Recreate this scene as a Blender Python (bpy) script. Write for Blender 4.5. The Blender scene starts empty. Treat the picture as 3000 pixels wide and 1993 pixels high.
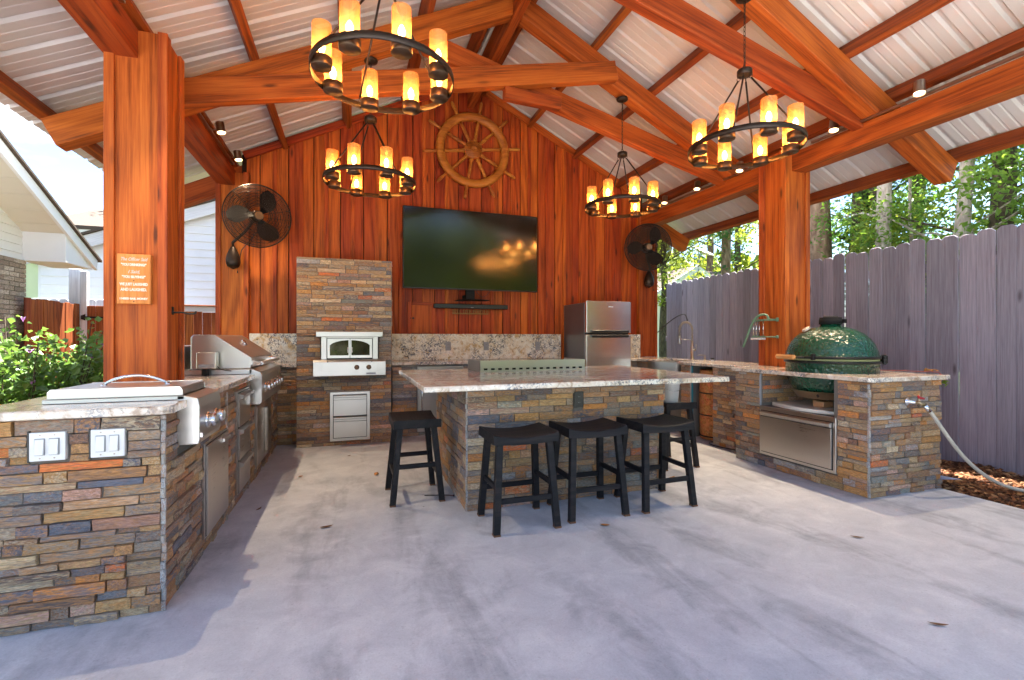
import bpy, bmesh, math, random
from mathutils import Vector, Matrix, Euler, noise as mnoise
R = math.radians
C = bpy.context.scene.collection
SC = bpy.context.scene

# ------------------------------------------------------------------ camera, sky, sun, exposure
CAM_H = 1.22
cam_d = bpy.data.cameras.new('camera')
cam_d.sensor_width = 36.0
cam_d.lens = 36.0 * 1385 / 3000
cam_d.shift_y = -6.5 / 3000
cam_d.clip_end = 500
cam = bpy.data.objects.new('camera', cam_d)
C.objects.link(cam)
cam.location = (0, 0, CAM_H)
cam.rotation_euler = (R(90), 0, R(-18.8))
SC.camera = cam

SUN_EL, SUN_AZ = R(75), math.atan2(0.62, 0.78)       # azimuth clockwise from +Y: high sun over the right hand fence
world = bpy.data.worlds.new('World')
SC.world = world
world.use_nodes = True
wt = world.node_tree
wt.nodes.clear()
w_out = wt.nodes.new('ShaderNodeOutputWorld')
w_bg = wt.nodes.new('ShaderNodeBackground')
w_sky = wt.nodes.new('ShaderNodeTexSky')
w_sky.sky_type = 'NISHITA'
w_sky.sun_disc = False
w_sky.sun_elevation = SUN_EL
w_sky.sun_rotation = SUN_AZ
w_sky.air_density = 1.0
w_sky.dust_density = 0.1
w_sky.ozone_density = 3.0
# fair-weather cumulus over the whole dome
w_tc = wt.nodes.new('ShaderNodeTexCoord')
w_map = wt.nodes.new('ShaderNodeMapping')
w_map.inputs['Scale'].default_value = (1.0, 1.0, 2.0)
w_map.inputs['Location'].default_value = (0.35, 0.1, 0.0)
w_n = wt.nodes.new('ShaderNodeTexNoise')
w_n.inputs['Scale'].default_value = 2.6
w_n.inputs['Detail'].default_value = 9
w_n.inputs['Roughness'].default_value = 0.55
w_cr = wt.nodes.new('ShaderNodeValToRGB')
w_cr.color_ramp.elements[0].position = 0.50
w_cr.color_ramp.elements[1].position = 0.62
w_mix = wt.nodes.new('ShaderNodeMix')
w_mix.data_type = 'RGBA'
w_mix.inputs['B'].default_value = (3.6, 3.7, 3.9, 1)
wt.links.new(w_tc.outputs['Generated'], w_map.inputs['Vector'])
wt.links.new(w_map.outputs['Vector'], w_n.inputs['Vector'])
wt.links.new(w_n.outputs['Fac'], w_cr.inputs['Fac'])
wt.links.new(w_cr.outputs['Color'], w_mix.inputs['Factor'])
wt.links.new(w_sky.outputs['Color'], w_mix.inputs['A'])
wt.links.new(w_mix.outputs['Result'], w_bg.inputs['Color'])
w_bg.inputs['Strength'].default_value = 0.055
wt.links.new(w_bg.outputs['Background'], w_out.inputs['Surface'])

sun_d = bpy.data.lights.new('sun', 'SUN')
sun_d.energy = 5.0
sun_d.angle = R(0.55)
sun_d.color = (1.0, 0.95, 0.87)
sun = bpy.data.objects.new('sun', sun_d)
C.objects.link(sun)
_sd = Vector((math.sin(SUN_AZ) * math.cos(SUN_EL), math.cos(SUN_AZ) * math.cos(SUN_EL), math.sin(SUN_EL)))
sun.rotation_euler = _sd.to_track_quat('Z', 'Y').to_euler()
sun.location = _sd * 40

SC.view_settings.view_transform = 'Standard'
SC.view_settings.look = 'None'
SC.view_settings.gamma = 1.0
SC.view_settings.use_curve_mapping = False
SC.view_settings.exposure = 3.1
SC.render.engine = 'CYCLES'
SC.cycles.use_denoising = True
SC.cycles.max_bounces = 7
SC.cycles.adaptive_threshold = 0.02
SC.cycles.diffuse_bounces = 4
SC.cycles.transparent_max_bounces = 8
SC.cycles.sample_clamp_indirect = 6.0
SC.cycles.caustics_reflective = False
SC.cycles.caustics_refractive = False

rnd = random.Random(7)

# ------------------------------------------------------------------ materials
def new_mat(name):
    m = bpy.data.materials.new(name)
    m.use_nodes = True
    nt = m.node_tree
    nt.nodes.clear()
    out = nt.nodes.new('ShaderNodeOutputMaterial')
    return m, nt, out

class G:
    """tiny node-graph helper"""
    def __init__(s, name):
        s.m, s.nt, s.out = new_mat(name)
    def n(s, typ, ins=None, **props):
        nd = s.nt.nodes.new('ShaderNode' + typ)
        for k, v in props.items():
            setattr(nd, k, v)
        for k, v in (ins or {}).items():
            s.put(nd.inputs[k], v)
        return nd
    def put(s, sock, v):
        if isinstance(v, bpy.types.NodeSocket):
            s.nt.links.new(v, sock)
        elif isinstance(v, (tuple, list)) and len(v) == 3 and sock.type == 'RGBA':
            sock.default_value = (*v, 1)
        else:
            sock.default_value = v
    def math(s, op, a, b=0.0, c=None, clamp=False):
        nd = s.nt.nodes.new('ShaderNodeMath')
        nd.operation = op
        nd.use_clamp = clamp
        s.put(nd.inputs[0], a)
        s.put(nd.inputs[1], b)
        if c is not None:
            s.put(nd.inputs[2], c)
        return nd.outputs[0]
    def mix(s, f, a, b, mode='MIX'):
        nd = s.nt.nodes.new('ShaderNodeMix')
        nd.data_type = 'RGBA'
        nd.blend_type = mode
        s.put(nd.inputs['Factor'], f)
        s.put(nd.inputs['A'], a)
        s.put(nd.inputs['B'], b)
        return nd.outputs['Result']
    def ramp(s, fac, stops, interp='LINEAR'):
        nd = s.nt.nodes.new('ShaderNodeValToRGB')
        cr = nd.color_ramp
        cr.interpolation = interp
        while len(cr.elements) < len(stops):
            cr.elements.new(0.5)
        for e, (p, c) in zip(cr.elements, stops):
            e.position = p
            e.color = (*c, 1) if len(c) == 3 else c
        s.put(nd.inputs[0], fac)
        return nd.outputs['Color']
    def obj(s, scale=(1, 1, 1), rand=0.0):
        tc = s.nt.nodes.new('ShaderNodeTexCoord')
        v = tc.outputs['Object']
        if rand:
            oi = s.nt.nodes.new('ShaderNodeObjectInfo')
            r = s.math('MULTIPLY', oi.outputs['Random'], rand)
            add = s.n('VectorMath', operation='ADD')
            s.put(add.inputs[0], v)
            s.put(add.inputs[1], r)
            v = add.outputs[0]
        mp = s.nt.nodes.new('ShaderNodeMapping')
        mp.inputs['Scale'].default_value = scale
        s.put(mp.inputs['Vector'], v)
        return mp.outputs[0]
    def noise(s, vec, scale, detail=4, rough=0.5, dist=0.0):
        nd = s.n('TexNoise', {'Scale': scale, 'Detail': detail, 'Roughness': rough, 'Distortion': dist})
        s.put(nd.inputs['Vector'], vec)
        return nd.outputs['Fac']
    def voro(s, vec, scale, feature='F1', out='Distance', rnd_=1.0):
        nd = s.n('TexVoronoi', feature=feature)
        nd.inputs['Scale'].default_value = scale
        nd.inputs['Randomness'].default_value = rnd_
        s.put(nd.inputs['Vector'], vec)
        return nd.outputs[out]
    def bump(s, h, strength=0.3, dist=0.01):
        nd = s.n('Bump', {'Strength': strength, 'Distance': dist})
        s.put(nd.inputs['Height'], h)
        return nd.outputs[0]
    def bsdf(s, color, rough=0.6, metal=0.0, normal=None, spec=0.5, coat=0.0, **kw):
        nd = s.n('BsdfPrincipled')
        s.put(nd.inputs['Base Color'], color)
        s.put(nd.inputs['Roughness'], rough)
        s.put(nd.inputs['Metallic'], metal)
        nd.inputs['Specular IOR Level'].default_value = spec
        if coat:
            nd.inputs['Coat Weight'].default_value = coat
            nd.inputs['Coat Roughness'].default_value = 0.15
        if normal is not None:
            s.put(nd.inputs['Normal'], normal)
        for k, v in kw.items():
            s.put(nd.inputs[k], v)
        s.nt.links.new(nd.outputs[0], s.out.inputs['Surface'])
        return nd

def simple(name, col, rough=0.5, metal=0.0, bump=0.0, bscale=60, spec=0.5, var=0.0):
    g = G(name)
    v = g.obj()
    c = col
    if var:
        f = g.noise(v, 6, 5, 0.6)
        c = g.mix(f, tuple(x * (1 - var) for x in col), tuple(min(1, x * (1 + var)) for x in col))
    nrm = g.bump(g.noise(v, bscale, 3), bump, 0.005) if bump else None
    g.bsdf(c, rough, metal, nrm, spec)
    return g.m

def wood(name, dark, mid, light, rough=0.5, knots=1.0, grain=1.0, spec=0.4, knotcol=(0.05, 0.012, 0.004)):
    """stained timber; the grain runs along the object's local X"""
    g = G(name)
    oi = g.n('ObjectInfo')
    r = oi.outputs['Random']
    v = g.obj((1, 1, 1), 61.0)
    # slow wander so that the figure makes cathedrals
    sc = g.n('Mapping'); sc.inputs['Scale'].default_value = (0.30, 2.6, 2.6); g.put(sc.inputs['Vector'], v)
    wander = g.noise(sc.outputs[0], 1.0, 2, 0.5)
    sep = g.n('SeparateXYZ'); g.put(sep.inputs[0], v)
    rad = g.math('ADD', g.math('MULTIPLY', sep.outputs['Y'], 1.0), g.math('MULTIPLY', sep.outputs['Z'], 0.6))
    ring = g.math('SINE', g.math('MULTIPLY', g.math('ADD', g.math('MULTIPLY', wander, 0.42), g.math('MULTIPLY', rad, 0.55)), 120.0 * grain))
    ring = g.math('MULTIPLY_ADD', ring, 0.5, 0.5)
    fm = g.n('Mapping'); fm.inputs['Scale'].default_value = (2.2, 70, 70); g.put(fm.inputs['Vector'], v)
    fine = g.noise(fm.outputs[0], 1.0, 3, 0.70)
    bm_ = g.n('Mapping'); bm_.inputs['Scale'].default_value = (0.9, 7, 7); g.put(bm_.inputs['Vector'], v)
    broad = g.noise(bm_.outputs[0], 1.0, 3, 0.6)
    f = g.math('ADD', g.math('MULTIPLY', ring, 0.15 * min(1.0, grain)), g.math('MULTIPLY', fine, 0.66))
    f = g.math('ADD', f, g.math('MULTIPLY', broad, 0.19))
    col = g.ramp(f, [(0.33, dark), (0.50, mid), (0.68, light)])
    # knots
    kx = g.n('CombineXYZ')
    g.put(kx.inputs[0], g.math('MULTIPLY', sep.outputs['X'], 1.15))
    g.put(kx.inputs[1], g.math('MULTIPLY', g.math('ADD', sep.outputs['Y'], sep.outputs['Z']), 4.6))
    kv = g.n('TexVoronoi', voronoi_dimensions='2D'); kv.inputs['Scale'].default_value = 1.0; g.put(kv.inputs['Vector'], kx.outputs[0])
    kd = kv.outputs['Distance']
    kf = g.ramp(g.math('ADD', kd, g.math('MULTIPLY', fine, 0.05)), [(0.055, (1, 1, 1)), (0.115, (0, 0, 0))])
    kp = g.ramp(kv.outputs['Color'], [(0.50, (0, 0, 0)), (0.62, (1, 1, 1))])
    col = g.mix(g.math('MULTIPLY', g.math('MULTIPLY', kf, kp), 0.8 * knots), col, knotcol)
    hv = g.n('HueSaturation')
    g.put(hv.inputs['Value'], g.math('MULTIPLY_ADD', r, 0.42, 0.80))
    g.put(hv.inputs['Hue'], g.math('MULTIPLY_ADD', r, 0.016, 0.492))
    g.put(hv.inputs['Color'], col)
    nrm = g.bump(fine, 0.35, 0.004)
    rr = g.math('MULTIPLY_ADD', fine, 0.25, rough - 0.02)
    g.bsdf(hv.outputs[0], rr, 0, nrm, spec * 0.75)
    return g.m

M = {}
M['wood_post'] = wood('stained_cedar', (0.22, 0.040, 0.006), (0.44, 0.094, 0.013), (0.56, 0.148, 0.024), 0.5)
M['wood_beam'] = wood('stained_beam', (0.15, 0.024, 0.004), (0.33, 0.060, 0.008), (0.44, 0.096, 0.014), 0.52)
M['wood_wall'] = wood('stained_wall_board', (0.18, 0.024, 0.003), (0.40, 0.064, 0.008), (0.53, 0.104, 0.014), 0.45)
M['wood_purlin'] = wood('stained_purlin', (0.13, 0.024, 0.004), (0.27, 0.056, 0.009), (0.38, 0.090, 0.015), 0.55)
M['wood_wheel'] = wood('oiled_teak', (0.25, 0.070, 0.008), (0.42, 0.135, 0.017), (0.52, 0.195, 0.030), 0.42, 0.15)
M['wood_sign'] = wood('sign_board', (0.42, 0.13, 0.03), (0.58, 0.20, 0.05), (0.66, 0.26, 0.08), 0.5, 0.1)
M['wood_fence'] = wood('brown_fence_board', (0.13, 0.030, 0.008), (0.28, 0.070, 0.016), (0.42, 0.13, 0.035), 0.6, 0.6)
M['wood_grey'] = wood('grey_painted_board', (0.22, 0.195, 0.245), (0.31, 0.285, 0.345), (0.375, 0.35, 0.41), 0.65, 0.9, 0.15, 0.3, (0.06, 0.045, 0.055))
M['wood_white'] = wood('white_painted_board', (0.55, 0.55, 0.58), (0.70, 0.70, 0.72), (0.78, 0.78, 0.80), 0.6, 0.2, 0.6)
M['wood_black'] = wood('black_stool_wood', (0.004, 0.004, 0.006), (0.009, 0.009, 0.012), (0.024, 0.018, 0.018), 0.45, 0.0, 1.0, 0.35, (0.004, 0.004, 0.004))
M['wood_worn'] = simple('worn_stool_edge', (0.16, 0.07, 0.03), 0.6, 0, 0.2)

def concrete():
    g = G('broom_concrete')
    v = g.obj()
    big = g.noise(v, 0.55, 4, 0.6, 0.6)
    st = g.n('Mapping'); st.inputs['Scale'].default_value = (2.6, 0.50, 1); st.inputs['Rotation'].default_value = (0, 0, R(14)); g.put(st.inputs['Vector'], v)
    streak = g.noise(st.outputs[0], 1.15, 5, 0.62, 0.5)
    mid = g.noise(v, 4.5, 6, 0.70, 0.5)
    fin = g.noise(v, 42, 5, 0.75)
    f = g.math('ADD', g.math('MULTIPLY', big, 0.40), g.math('MULTIPLY', mid, 0.60))
    c = g.ramp(f, [(0.36, (0.405, 0.425, 0.475)), (0.50, (0.490, 0.508, 0.555)), (0.64, (0.595, 0.612, 0.645))])
    # grey smears where the slab was walked on and trowelled
    sm = g.ramp(g.math('ADD', g.math('MULTIPLY', streak, 0.75), g.math('MULTIPLY', mid, 0.25)), [(0.37, (1, 1, 1)), (0.49, (0, 0, 0))])
    smf = g.math('MULTIPLY', sm, g.math('MULTIPLY_ADD', fin, 0.9, 0.10))
    c = g.mix(g.math('MULTIPLY', smf, 0.85), c, (0.19, 0.20, 0.23))
    # fine pin holes and freckles
    gr_ = g.noise(v, 120, 3, 0.7)
    c = g.mix(1.0, c, g.math('MULTIPLY_ADD', g.math('ADD', g.math('MULTIPLY', gr_, 0.5), g.math('MULTIPLY', fin, 0.5)), 0.70, 0.65), 'MULTIPLY')
    sp = g.ramp(fin, [(0.57, (0, 0, 0)), (0.66, (1, 1, 1))])
    c = g.mix(g.math('MULTIPLY', sp, 0.30), c, (0.17, 0.17, 0.19))
    pit = g.ramp(g.voro(v, 2.7), [(0.010, (1, 1, 1)), (0.024, (0, 0, 0))])
    c = g.mix(g.math('MULTIPLY', pit, 0.8), c, (0.03, 0.025, 0.03))
    pale = g.ramp(g.math('ADD', g.voro(v, 0.8), g.math('MULTIPLY', fin, 0.02)), [(0.025, (1, 1, 1)), (0.045, (0, 0, 0))])
    c = g.mix(g.math('MULTIPLY', pale, 0.5), c, (0.66, 0.65, 0.64))
    h = g.math('ADD', g.math('MULTIPLY', fin, 0.35), mid)
    g.bsdf(c, g.math('MULTIPLY_ADD', mid, 0.25, 0.55), 0, g.bump(h, 0.22, 0.006), 0.35)
    return g.m
M['concrete'] = concrete()

def stone_mat(name, attr):
    g = G(name)
    if attr:
        a = g.n('Attribute', attribute_name='Col')
        base = a.outputs['Color']
        v = g.obj((9, 9, 16))
    else:
        oi = g.n('ObjectInfo')
        base = oi.outputs['Color']
        tc = g.n('TexCoord')
        rv = g.n('VectorMath', operation='ADD')
        g.put(rv.inputs[0], tc.outputs['Object'])
        g.put(rv.inputs[1], g.math('MULTIPLY', oi.outputs['Random'], 90.0))
        v = rv.outputs[0]
    n1 = g.noise(v, 2.8, 4, 0.70, 2.0)
    n2 = g.noise(v, 8.0, 4, 0.72)
    rust = g.ramp(n1, [(0.47, (0, 0, 0)), (0.62, (1, 1, 1))])
    c = g.mix(g.math('MULTIPLY', rust, 0.62), base, (0.36, 0.165, 0.055))
    grey = g.ramp(g.noise(v, 2.1, 3, 0.6, 1.0), [(0.52, (0, 0, 0)), (0.66, (1, 1, 1))])
    c = g.mix(g.math('MULTIPLY', grey, 0.45), c, (0.14, 0.15, 0.165))
    if attr:
        sec = (0.30, 0.19, 0.10)
    else:
        sec = g.ramp(g.math('FRACT', g.math('MULTIPLY', oi.outputs['Random'], 7.31)), [(0.0, (0.50, 0.23, 0.07)), (0.22, (0.14, 0.155, 0.19)), (0.42, (0.50, 0.40, 0.27)), (0.60, (0.24, 0.23, 0.21)), (0.78, (0.34, 0.17, 0.10)), (0.90, (0.42, 0.30, 0.15))], 'CONSTANT')
    pm = g.ramp(g.noise(v, 1.9, 4, 0.72, 2.4), [(0.46, (0, 0, 0)), (0.56, (1, 1, 1))])
    c = g.mix(g.math('MULTIPLY', pm, 0.62), c, sec)
    dk = g.math('MULTIPLY_ADD', n2, 2.4, -0.05)
    c = g.mix(1.0, c, dk, 'MULTIPLY')
    g.bsdf(c, 0.62, 0, g.bump(g.math('ADD', n2, g.math('MULTIPLY', n1, 0.6)), 0.55, 0.018), 0.35)
    return g.m
M['stone'] = stone_mat('ledger_stone', False)
M['stone_fill'] = stone_mat('ledger_stone_fill', True)
M['mortar'] = simple('stone_backing', (0.15, 0.135, 0.12), 0.9, 0, 0.3, 40)
M['grout'] = simple('grey_grout', (0.33, 0.36, 0.39), 0.8, 0, 0.3, 90, var=0.25)

def granite(name, wild):
    g = G(name)
    v = g.obj()
    mid = g.noise(v, 9, 5, 0.66, 1.4)
    if wild:
        c = g.ramp(mid, [(0.30, (0.50, 0.36, 0.22)), (0.42, (0.76, 0.66, 0.52)), (0.55, (0.84, 0.79, 0.70)), (0.72, (0.88, 0.86, 0.83))])
    else:
        c = g.ramp(mid, [(0.32, (0.36, 0.24, 0.16)), (0.45, (0.63, 0.52, 0.42)), (0.58, (0.74, 0.67, 0.58)), (0.72, (0.82, 0.79, 0.74))])
        st = g.n('Mapping'); st.inputs['Scale'].default_value = (2.2, 12, 12); g.put(st.inputs['Vector'], v)
        rose = g.ramp(g.noise(st.outputs[0], 1.0, 4, 0.65, 0.6), [(0.48, (0, 0, 0)), (0.66, (1, 1, 1))])
        c = g.mix(g.math('MULTIPLY', rose, 0.40), c, (0.38, 0.26, 0.18))
    gold = g.ramp(g.noise(v, 5.2, 5, 0.62, 1.2), [(0.55, (0, 0, 0)), (0.64, (1, 1, 1))])
    c = g.mix(g.math('MULTIPLY', gold, 0.75 if wild else 0.25), c, (0.56, 0.33, 0.09))
    # slate-blue and black mineral flecks, gathered in clouds
    cl = g.ramp(g.noise(v, 4.2 if wild else 2.6, 3, 0.55, 0.6), [(0.44, (0, 0, 0)), (0.56, (1, 1, 1))])
    flm = g.ramp(g.noise(v, 30, 4, 0.70, 1.8), [(0.49, (0, 0, 0)), (0.55, (1, 1, 1))])
    c = g.mix(g.math('MULTIPLY', g.math('MULTIPLY', flm, cl), 0.92), c, (0.085, 0.10, 0.15))
    bk = g.ramp(g.noise(v, 17 if wild else 13, 5, 0.72, 2.2), [(0.585, (0, 0, 0)), (0.63, (1, 1, 1))])
    c = g.mix(g.math('MULTIPLY', bk, 0.9 if wild else 0.5), c, (0.025, 0.020, 0.020))
    g.bsdf(c, 0.16, 0, None, 0.5, 0.3)
    return g.m
M['granite'] = granite('cream_granite_top', False)
M['granite_wild'] = granite('cream_granite_splash', True)

def steel(name, col=(0.60, 0.585, 0.57), rough=0.30, axis=0):
    g = G(name)
    s = [260, 260, 260]
    s[axis] = 3
    v = g.obj(tuple(s))
    n = g.noise(v, 1.0, 3, 0.6)
    sm = g.noise(g.obj(), 4, 4, 0.6)
    rr = g.math('ADD', g.math('MULTIPLY_ADD', n, 0.10, rough - 0.07), g.math('MULTIPLY', sm, 0.10))
    g.bsdf(col, rr, 1.0, g.bump(n, 0.025, 0.001), 0.5)
    return g.m
M['steel'] = steel('brushed_steel')
M['steel_y'] = steel('brushed_steel_lengthwise', axis=1)
M['steel_z'] = steel('brushed_steel_upright', axis=2)
M['steel_soft'] = steel('satin_steel_panel', (0.56, 0.53, 0.51), 0.27, 1)
M['steel_white'] = steel('bright_satin_steel', (0.58, 0.56, 0.54), 0.32, 0)
def fridge_steel():
    g = G('fridge_steel')
    v = g.obj((3, 3, 320))
    n = g.noise(v, 1.0, 3, 0.6)
    g.bsdf((0.74, 0.71, 0.67), 0.24, 1.0, g.bump(n, 0.30, 0.0012))
    return g.m
M['steel_fridge'] = fridge_steel()
M['chrome'] = simple('polished_chrome', (0.75, 0.75, 0.77), 0.10, 1.0)
M['nickel'] = simple('brushed_nickel', (0.42, 0.37, 0.32), 0.28, 1.0)
M['bronze'] = simple('oil_rubbed_bronze', (0.040, 0.026, 0.020), 0.42, 0.65, 0.1, 80, var=0.3)
M['bronze_edge'] = simple('rubbed_bronze_cup', (0.11, 0.065, 0.04), 0.38, 0.8, 0.05, 80, var=0.3)
M['black'] = simple('black_plastic', (0.010, 0.010, 0.011), 0.38)
M['black_matte'] = simple('matte_black_metal', (0.010, 0.009, 0.009), 0.75, 0, 0, 60, 0.25)
M['black_iron'] = simple('black_iron', (0.012, 0.012, 0.012), 0.5, 0.4)
M['screen'] = simple('tv_screen', (0.004, 0.0045, 0.003), 0.14, 0, 0, 60, 0.95)
M['white_plastic'] = simple('white_plastic', (0.72, 0.71, 0.70), 0.35)
M['grey_plastic'] = simple('grey_plate', (0.30, 0.30, 0.32), 0.4)
M['white_paint'] = simple('white_house_paint', (0.74, 0.75, 0.77), 0.6, 0, 0.1, 30, var=0.04)
M['cream_paint'] = simple('cream_soffit_paint', (0.66, 0.63, 0.55), 0.6, 0, 0.1, 30, var=0.04)
M['yellow_paint'] = simple('pale_yellow_paint', (0.72, 0.72, 0.50), 0.7, 0, 0.1, 30, var=0.05)
M['marble'] = simple('white_marble', (0.72, 0.68, 0.62), 0.3, 0, 0, 60, var=0.10)
M['ceramic'] = None
M['hose'] = simple('pale_garden_hose', (0.50, 0.46, 0.40), 0.45, 0, 0.25, 120, var=0.12)
M['red_handle'] = simple('red_valve_handle', (0.42, 0.02, 0.03), 0.35)
M['brass'] = simple('aged_brass', (0.42, 0.32, 0.20), 0.35, 1.0)
M['green_iron'] = simple('green_enamel', (0.13, 0.24, 0.16), 0.42, 0, 0.1, 60, var=0.15)
M['firebrick'] = simple('fire_brick', (0.50, 0.25, 0.12), 0.8, 0, 0.2)
M['handle_wood'] = wood('mesquite_handle', (0.28, 0.10, 0.03), (0.45, 0.20, 0.07), (0.55, 0.28, 0.11), 0.5, 0.1)
M['teal'] = simple('teal_edge_strip', (0.02, 0.19, 0.24), 0.5)
M['tarp'] = simple('blue_plastic_sheet', (0.25, 0.32, 0.50), 0.35)
M['gold_letter'] = simple('antique_gold_letters', (0.30, 0.16, 0.045), 0.45, 0.5)
M['letter'] = simple('cream_lettering', (0.80, 0.74, 0.66), 0.6)
M['letter_pink'] = simple('pale_pink_script', (0.74, 0.55, 0.52), 0.6)
M['leaf_dry'] = simple('dry_leaf', (0.34, 0.15, 0.035), 0.6, 0, 0.3, 200, var=0.3)
M['leaf_brown'] = simple('brown_leaf', (0.12, 0.05, 0.018), 0.65, 0, 0.3, 200, var=0.3)
M['bark_pine'] = None

def egg_mat():
    g = G('dimpled_green_ceramic')
    v = g.obj()
    d = g.voro(v, 44, 'SMOOTH_F1')
    c = g.mix(g.noise(v, 7, 3), (0.003, 0.036, 0.019), (0.005, 0.062, 0.033))
    g.bsdf(c, 0.22, 0, g.bump(d, 1.0, 0.012), 0.55, 0.2)
    return g.m
M['ceramic'] = egg_mat()

def osb():
    g = G('orange_strand_board')
    v = g.obj()
    vo = g.voro(v, 26, 'F1', 'Color')
    n = g.noise(v, 22, 5, 0.7, 2.0)
    c = g.ramp(n, [(0.32, (0.16, 0.05, 0.013)), (0.5, (0.42, 0.16, 0.05)), (0.7, (0.55, 0.25, 0.09))])
    c = g.mix(0.16, c, vo, 'OVERLAY')
    g.bsdf(c, 0.6, 0, g.bump(n, 0.2, 0.004), 0.3)
    return g.m
M['osb'] = osb()

def roof_metal():
    g = G('white_roof_sheet')
    v = g.obj()
    st = g.n('Mapping'); st.inputs['Scale'].default_value = (0.5, 9, 1); g.put(st.inputs['Vector'], v)
    n = g.noise(st.outputs[0], 1.0, 4, 0.6)
    c = g.mix(n, (0.60, 0.545, 0.505), (0.68, 0.625, 0.585))
    g.bsdf(c, g.math('MULTIPLY_ADD', n, 0.15, 0.30), 0.0, None, 0.45)
    return g.m
M['roof'] = roof_metal()

def mulch_mat():
    g = G('pine_bark_mulch')
    v = g.obj()
    n = g.noise(v, 14, 6, 0.72, 1.0)
    oi = g.n('ObjectInfo')
    c = g.ramp(n, [(0.32, (0.016, 0.007, 0.004)), (0.52, (0.085, 0.033, 0.014)), (0.72, (0.20, 0.088, 0.04))])
    g.bsdf(c, 0.85, 0, g.bump(n, 0.8, 0.02), 0.2)
    return g.m
M['mulch'] = mulch_mat()
def chip_mat():
    g = G('mulch_chip')
    a = g.n('Attribute', attribute_name='Col')
    n = g.noise(g.obj(), 60, 3)
    c = g.mix(1.0, a.outputs['Color'], g.math('MULTIPLY_ADD', n, 0.8, 0.6), 'MULTIPLY')
    g.bsdf(c, 0.8, 0, None, 0.25)
    return g.m
M['chip'] = chip_mat()

def ground_mat():
    g = G('lawn_ground')
    v = g.obj()
    n = g.noise(v, 3, 7, 0.7)
    c = g.ramp(n, [(0.35, (0.03, 0.045, 0.012)), (0.55, (0.06, 0.095, 0.022)), (0.75, (0.11, 0.12, 0.04))])
    g.bsdf(c, 0.9, 0, g.bump(n, 0.6, 0.03), 0.2)
    return g.m
M['ground'] = ground_mat()

def leaf_mat(name, c0, c1, trans=0.45):
    g = G(name)
    a = g.n('Attribute', attribute_name='Col')
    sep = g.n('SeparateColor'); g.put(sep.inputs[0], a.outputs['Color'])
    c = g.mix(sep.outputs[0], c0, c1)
    d = g.n('BsdfPrincipled')
    g.put(d.inputs['Base Color'], c)
    d.inputs['Roughness'].default_value = 0.42
    t = g.n('BsdfTranslucent')
    tc = g.mix(0.5, c, (c1[0] * 1.6, c1[1] * 1.5, c1[2] * 0.8))
    g.put(t.inputs['Color'], tc)
    mx = g.n('MixShader')
    mx.inputs[0].default_value = trans
    g.nt.links.new(d.outputs[0], mx.inputs[1])
    g.nt.links.new(t.outputs[0], mx.inputs[2])
    g.nt.links.new(mx.outputs[0], g.out.inputs['Surface'])
    return g.m
M['leaf_dark'] = leaf_mat('dark_green_leaf', (0.028, 0.09, 0.018), (0.13, 0.26, 0.045))
M['leaf_mid'] = leaf_mat('fresh_green_leaf', (0.04, 0.115, 0.018), (0.21, 0.33, 0.05))
M['leaf_yellow'] = leaf_mat('yellow_green_leaf', (0.09, 0.16, 0.018), (0.28, 0.33, 0.05))
M['leaf_pine'] = leaf_mat('pine_needles', (0.02, 0.07, 0.025), (0.08, 0.17, 0.05), 0.3)
M['leaf_shrub'] = leaf_mat('shrub_leaf', (0.025, 0.085, 0.018), (0.15, 0.26, 0.06), 0.35)
M['petal'] = simple('mauve_petal', (0.55, 0.26, 0.62), 0.5)
M['petal_pink'] = simple('pink_petal', (0.75, 0.27, 0.60), 0.5)

def bark(name, dark, light, sc=6):
    g = G(name)
    v = g.obj((1, 1, 0.35))
    n = g.noise(v, sc, 6, 0.7, 0.8)
    vo = g.voro(v, sc * 1.6, 'DISTANCE_TO_EDGE')
    f = g.math('ADD', n, g.math('MULTIPLY', vo, 0.6))
    c = g.ramp(f, [(0.35, dark), (0.75, light)])
    g.bsdf(c, 0.85, 0, g.bump(f, 0.8, 0.03), 0.2)
    return g.m
M['bark_pine'] = bark('pine_bark', (0.075, 0.04, 0.025), (0.32, 0.22, 0.16))
M['bark_pale'] = bark('pale_bark', (0.20, 0.17, 0.15), (0.48, 0.43, 0.38), 9)
M['bark_dark'] = bark('dark_bark', (0.028, 0.022, 0.016), (0.12, 0.095, 0.065), 9)

def brick_mat():
    g = G('old_brick')
    oi = g.n('ObjectInfo')
    tc = g.n('TexCoord')
    rv = g.n('VectorMath', operation='ADD'); g.put(rv.inputs[0], tc.outputs['Object']); g.put(rv.inputs[1], g.math('MULTIPLY', oi.outputs['Random'], 77.0))
    n = g.noise(rv.outputs[0], 7, 5, 0.65)
    c0 = g.mix(oi.outputs['Random'], (0.30, 0.235, 0.18), (0.60, 0.52, 0.43))
    c = g.mix(g.ramp(n, [(0.45, (0, 0, 0)), (0.7, (1, 1, 1))]), c0, (0.10, 0.075, 0.06))
    g.bsdf(c, 0.85, 0, g.bump(n, 0.4, 0.01), 0.2)
    return g.m
M['brick'] = brick_mat()
M['brick_mortar'] = simple('brick_mortar', (0.26, 0.24, 0.22), 0.9, 0, 0.3, 80)
def shingle_mat():
    g = G('tan_shingles')
    v = g.obj()
    n = g.noise(v, 30, 3, 0.7)
    b = g.noise(v, 2.5, 4)
    c = g.mix(n, (0.060, 0.045, 0.037), (0.125, 0.098, 0.080))
    c = g.mix(g.math('MULTIPLY', b, 0.4), c, (0.085, 0.062, 0.050))
    g.bsdf(c, 0.9, 0, g.bump(n, 0.5, 0.01), 0.2)
    return g.m
M['shingle'] = shingle_mat()

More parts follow.
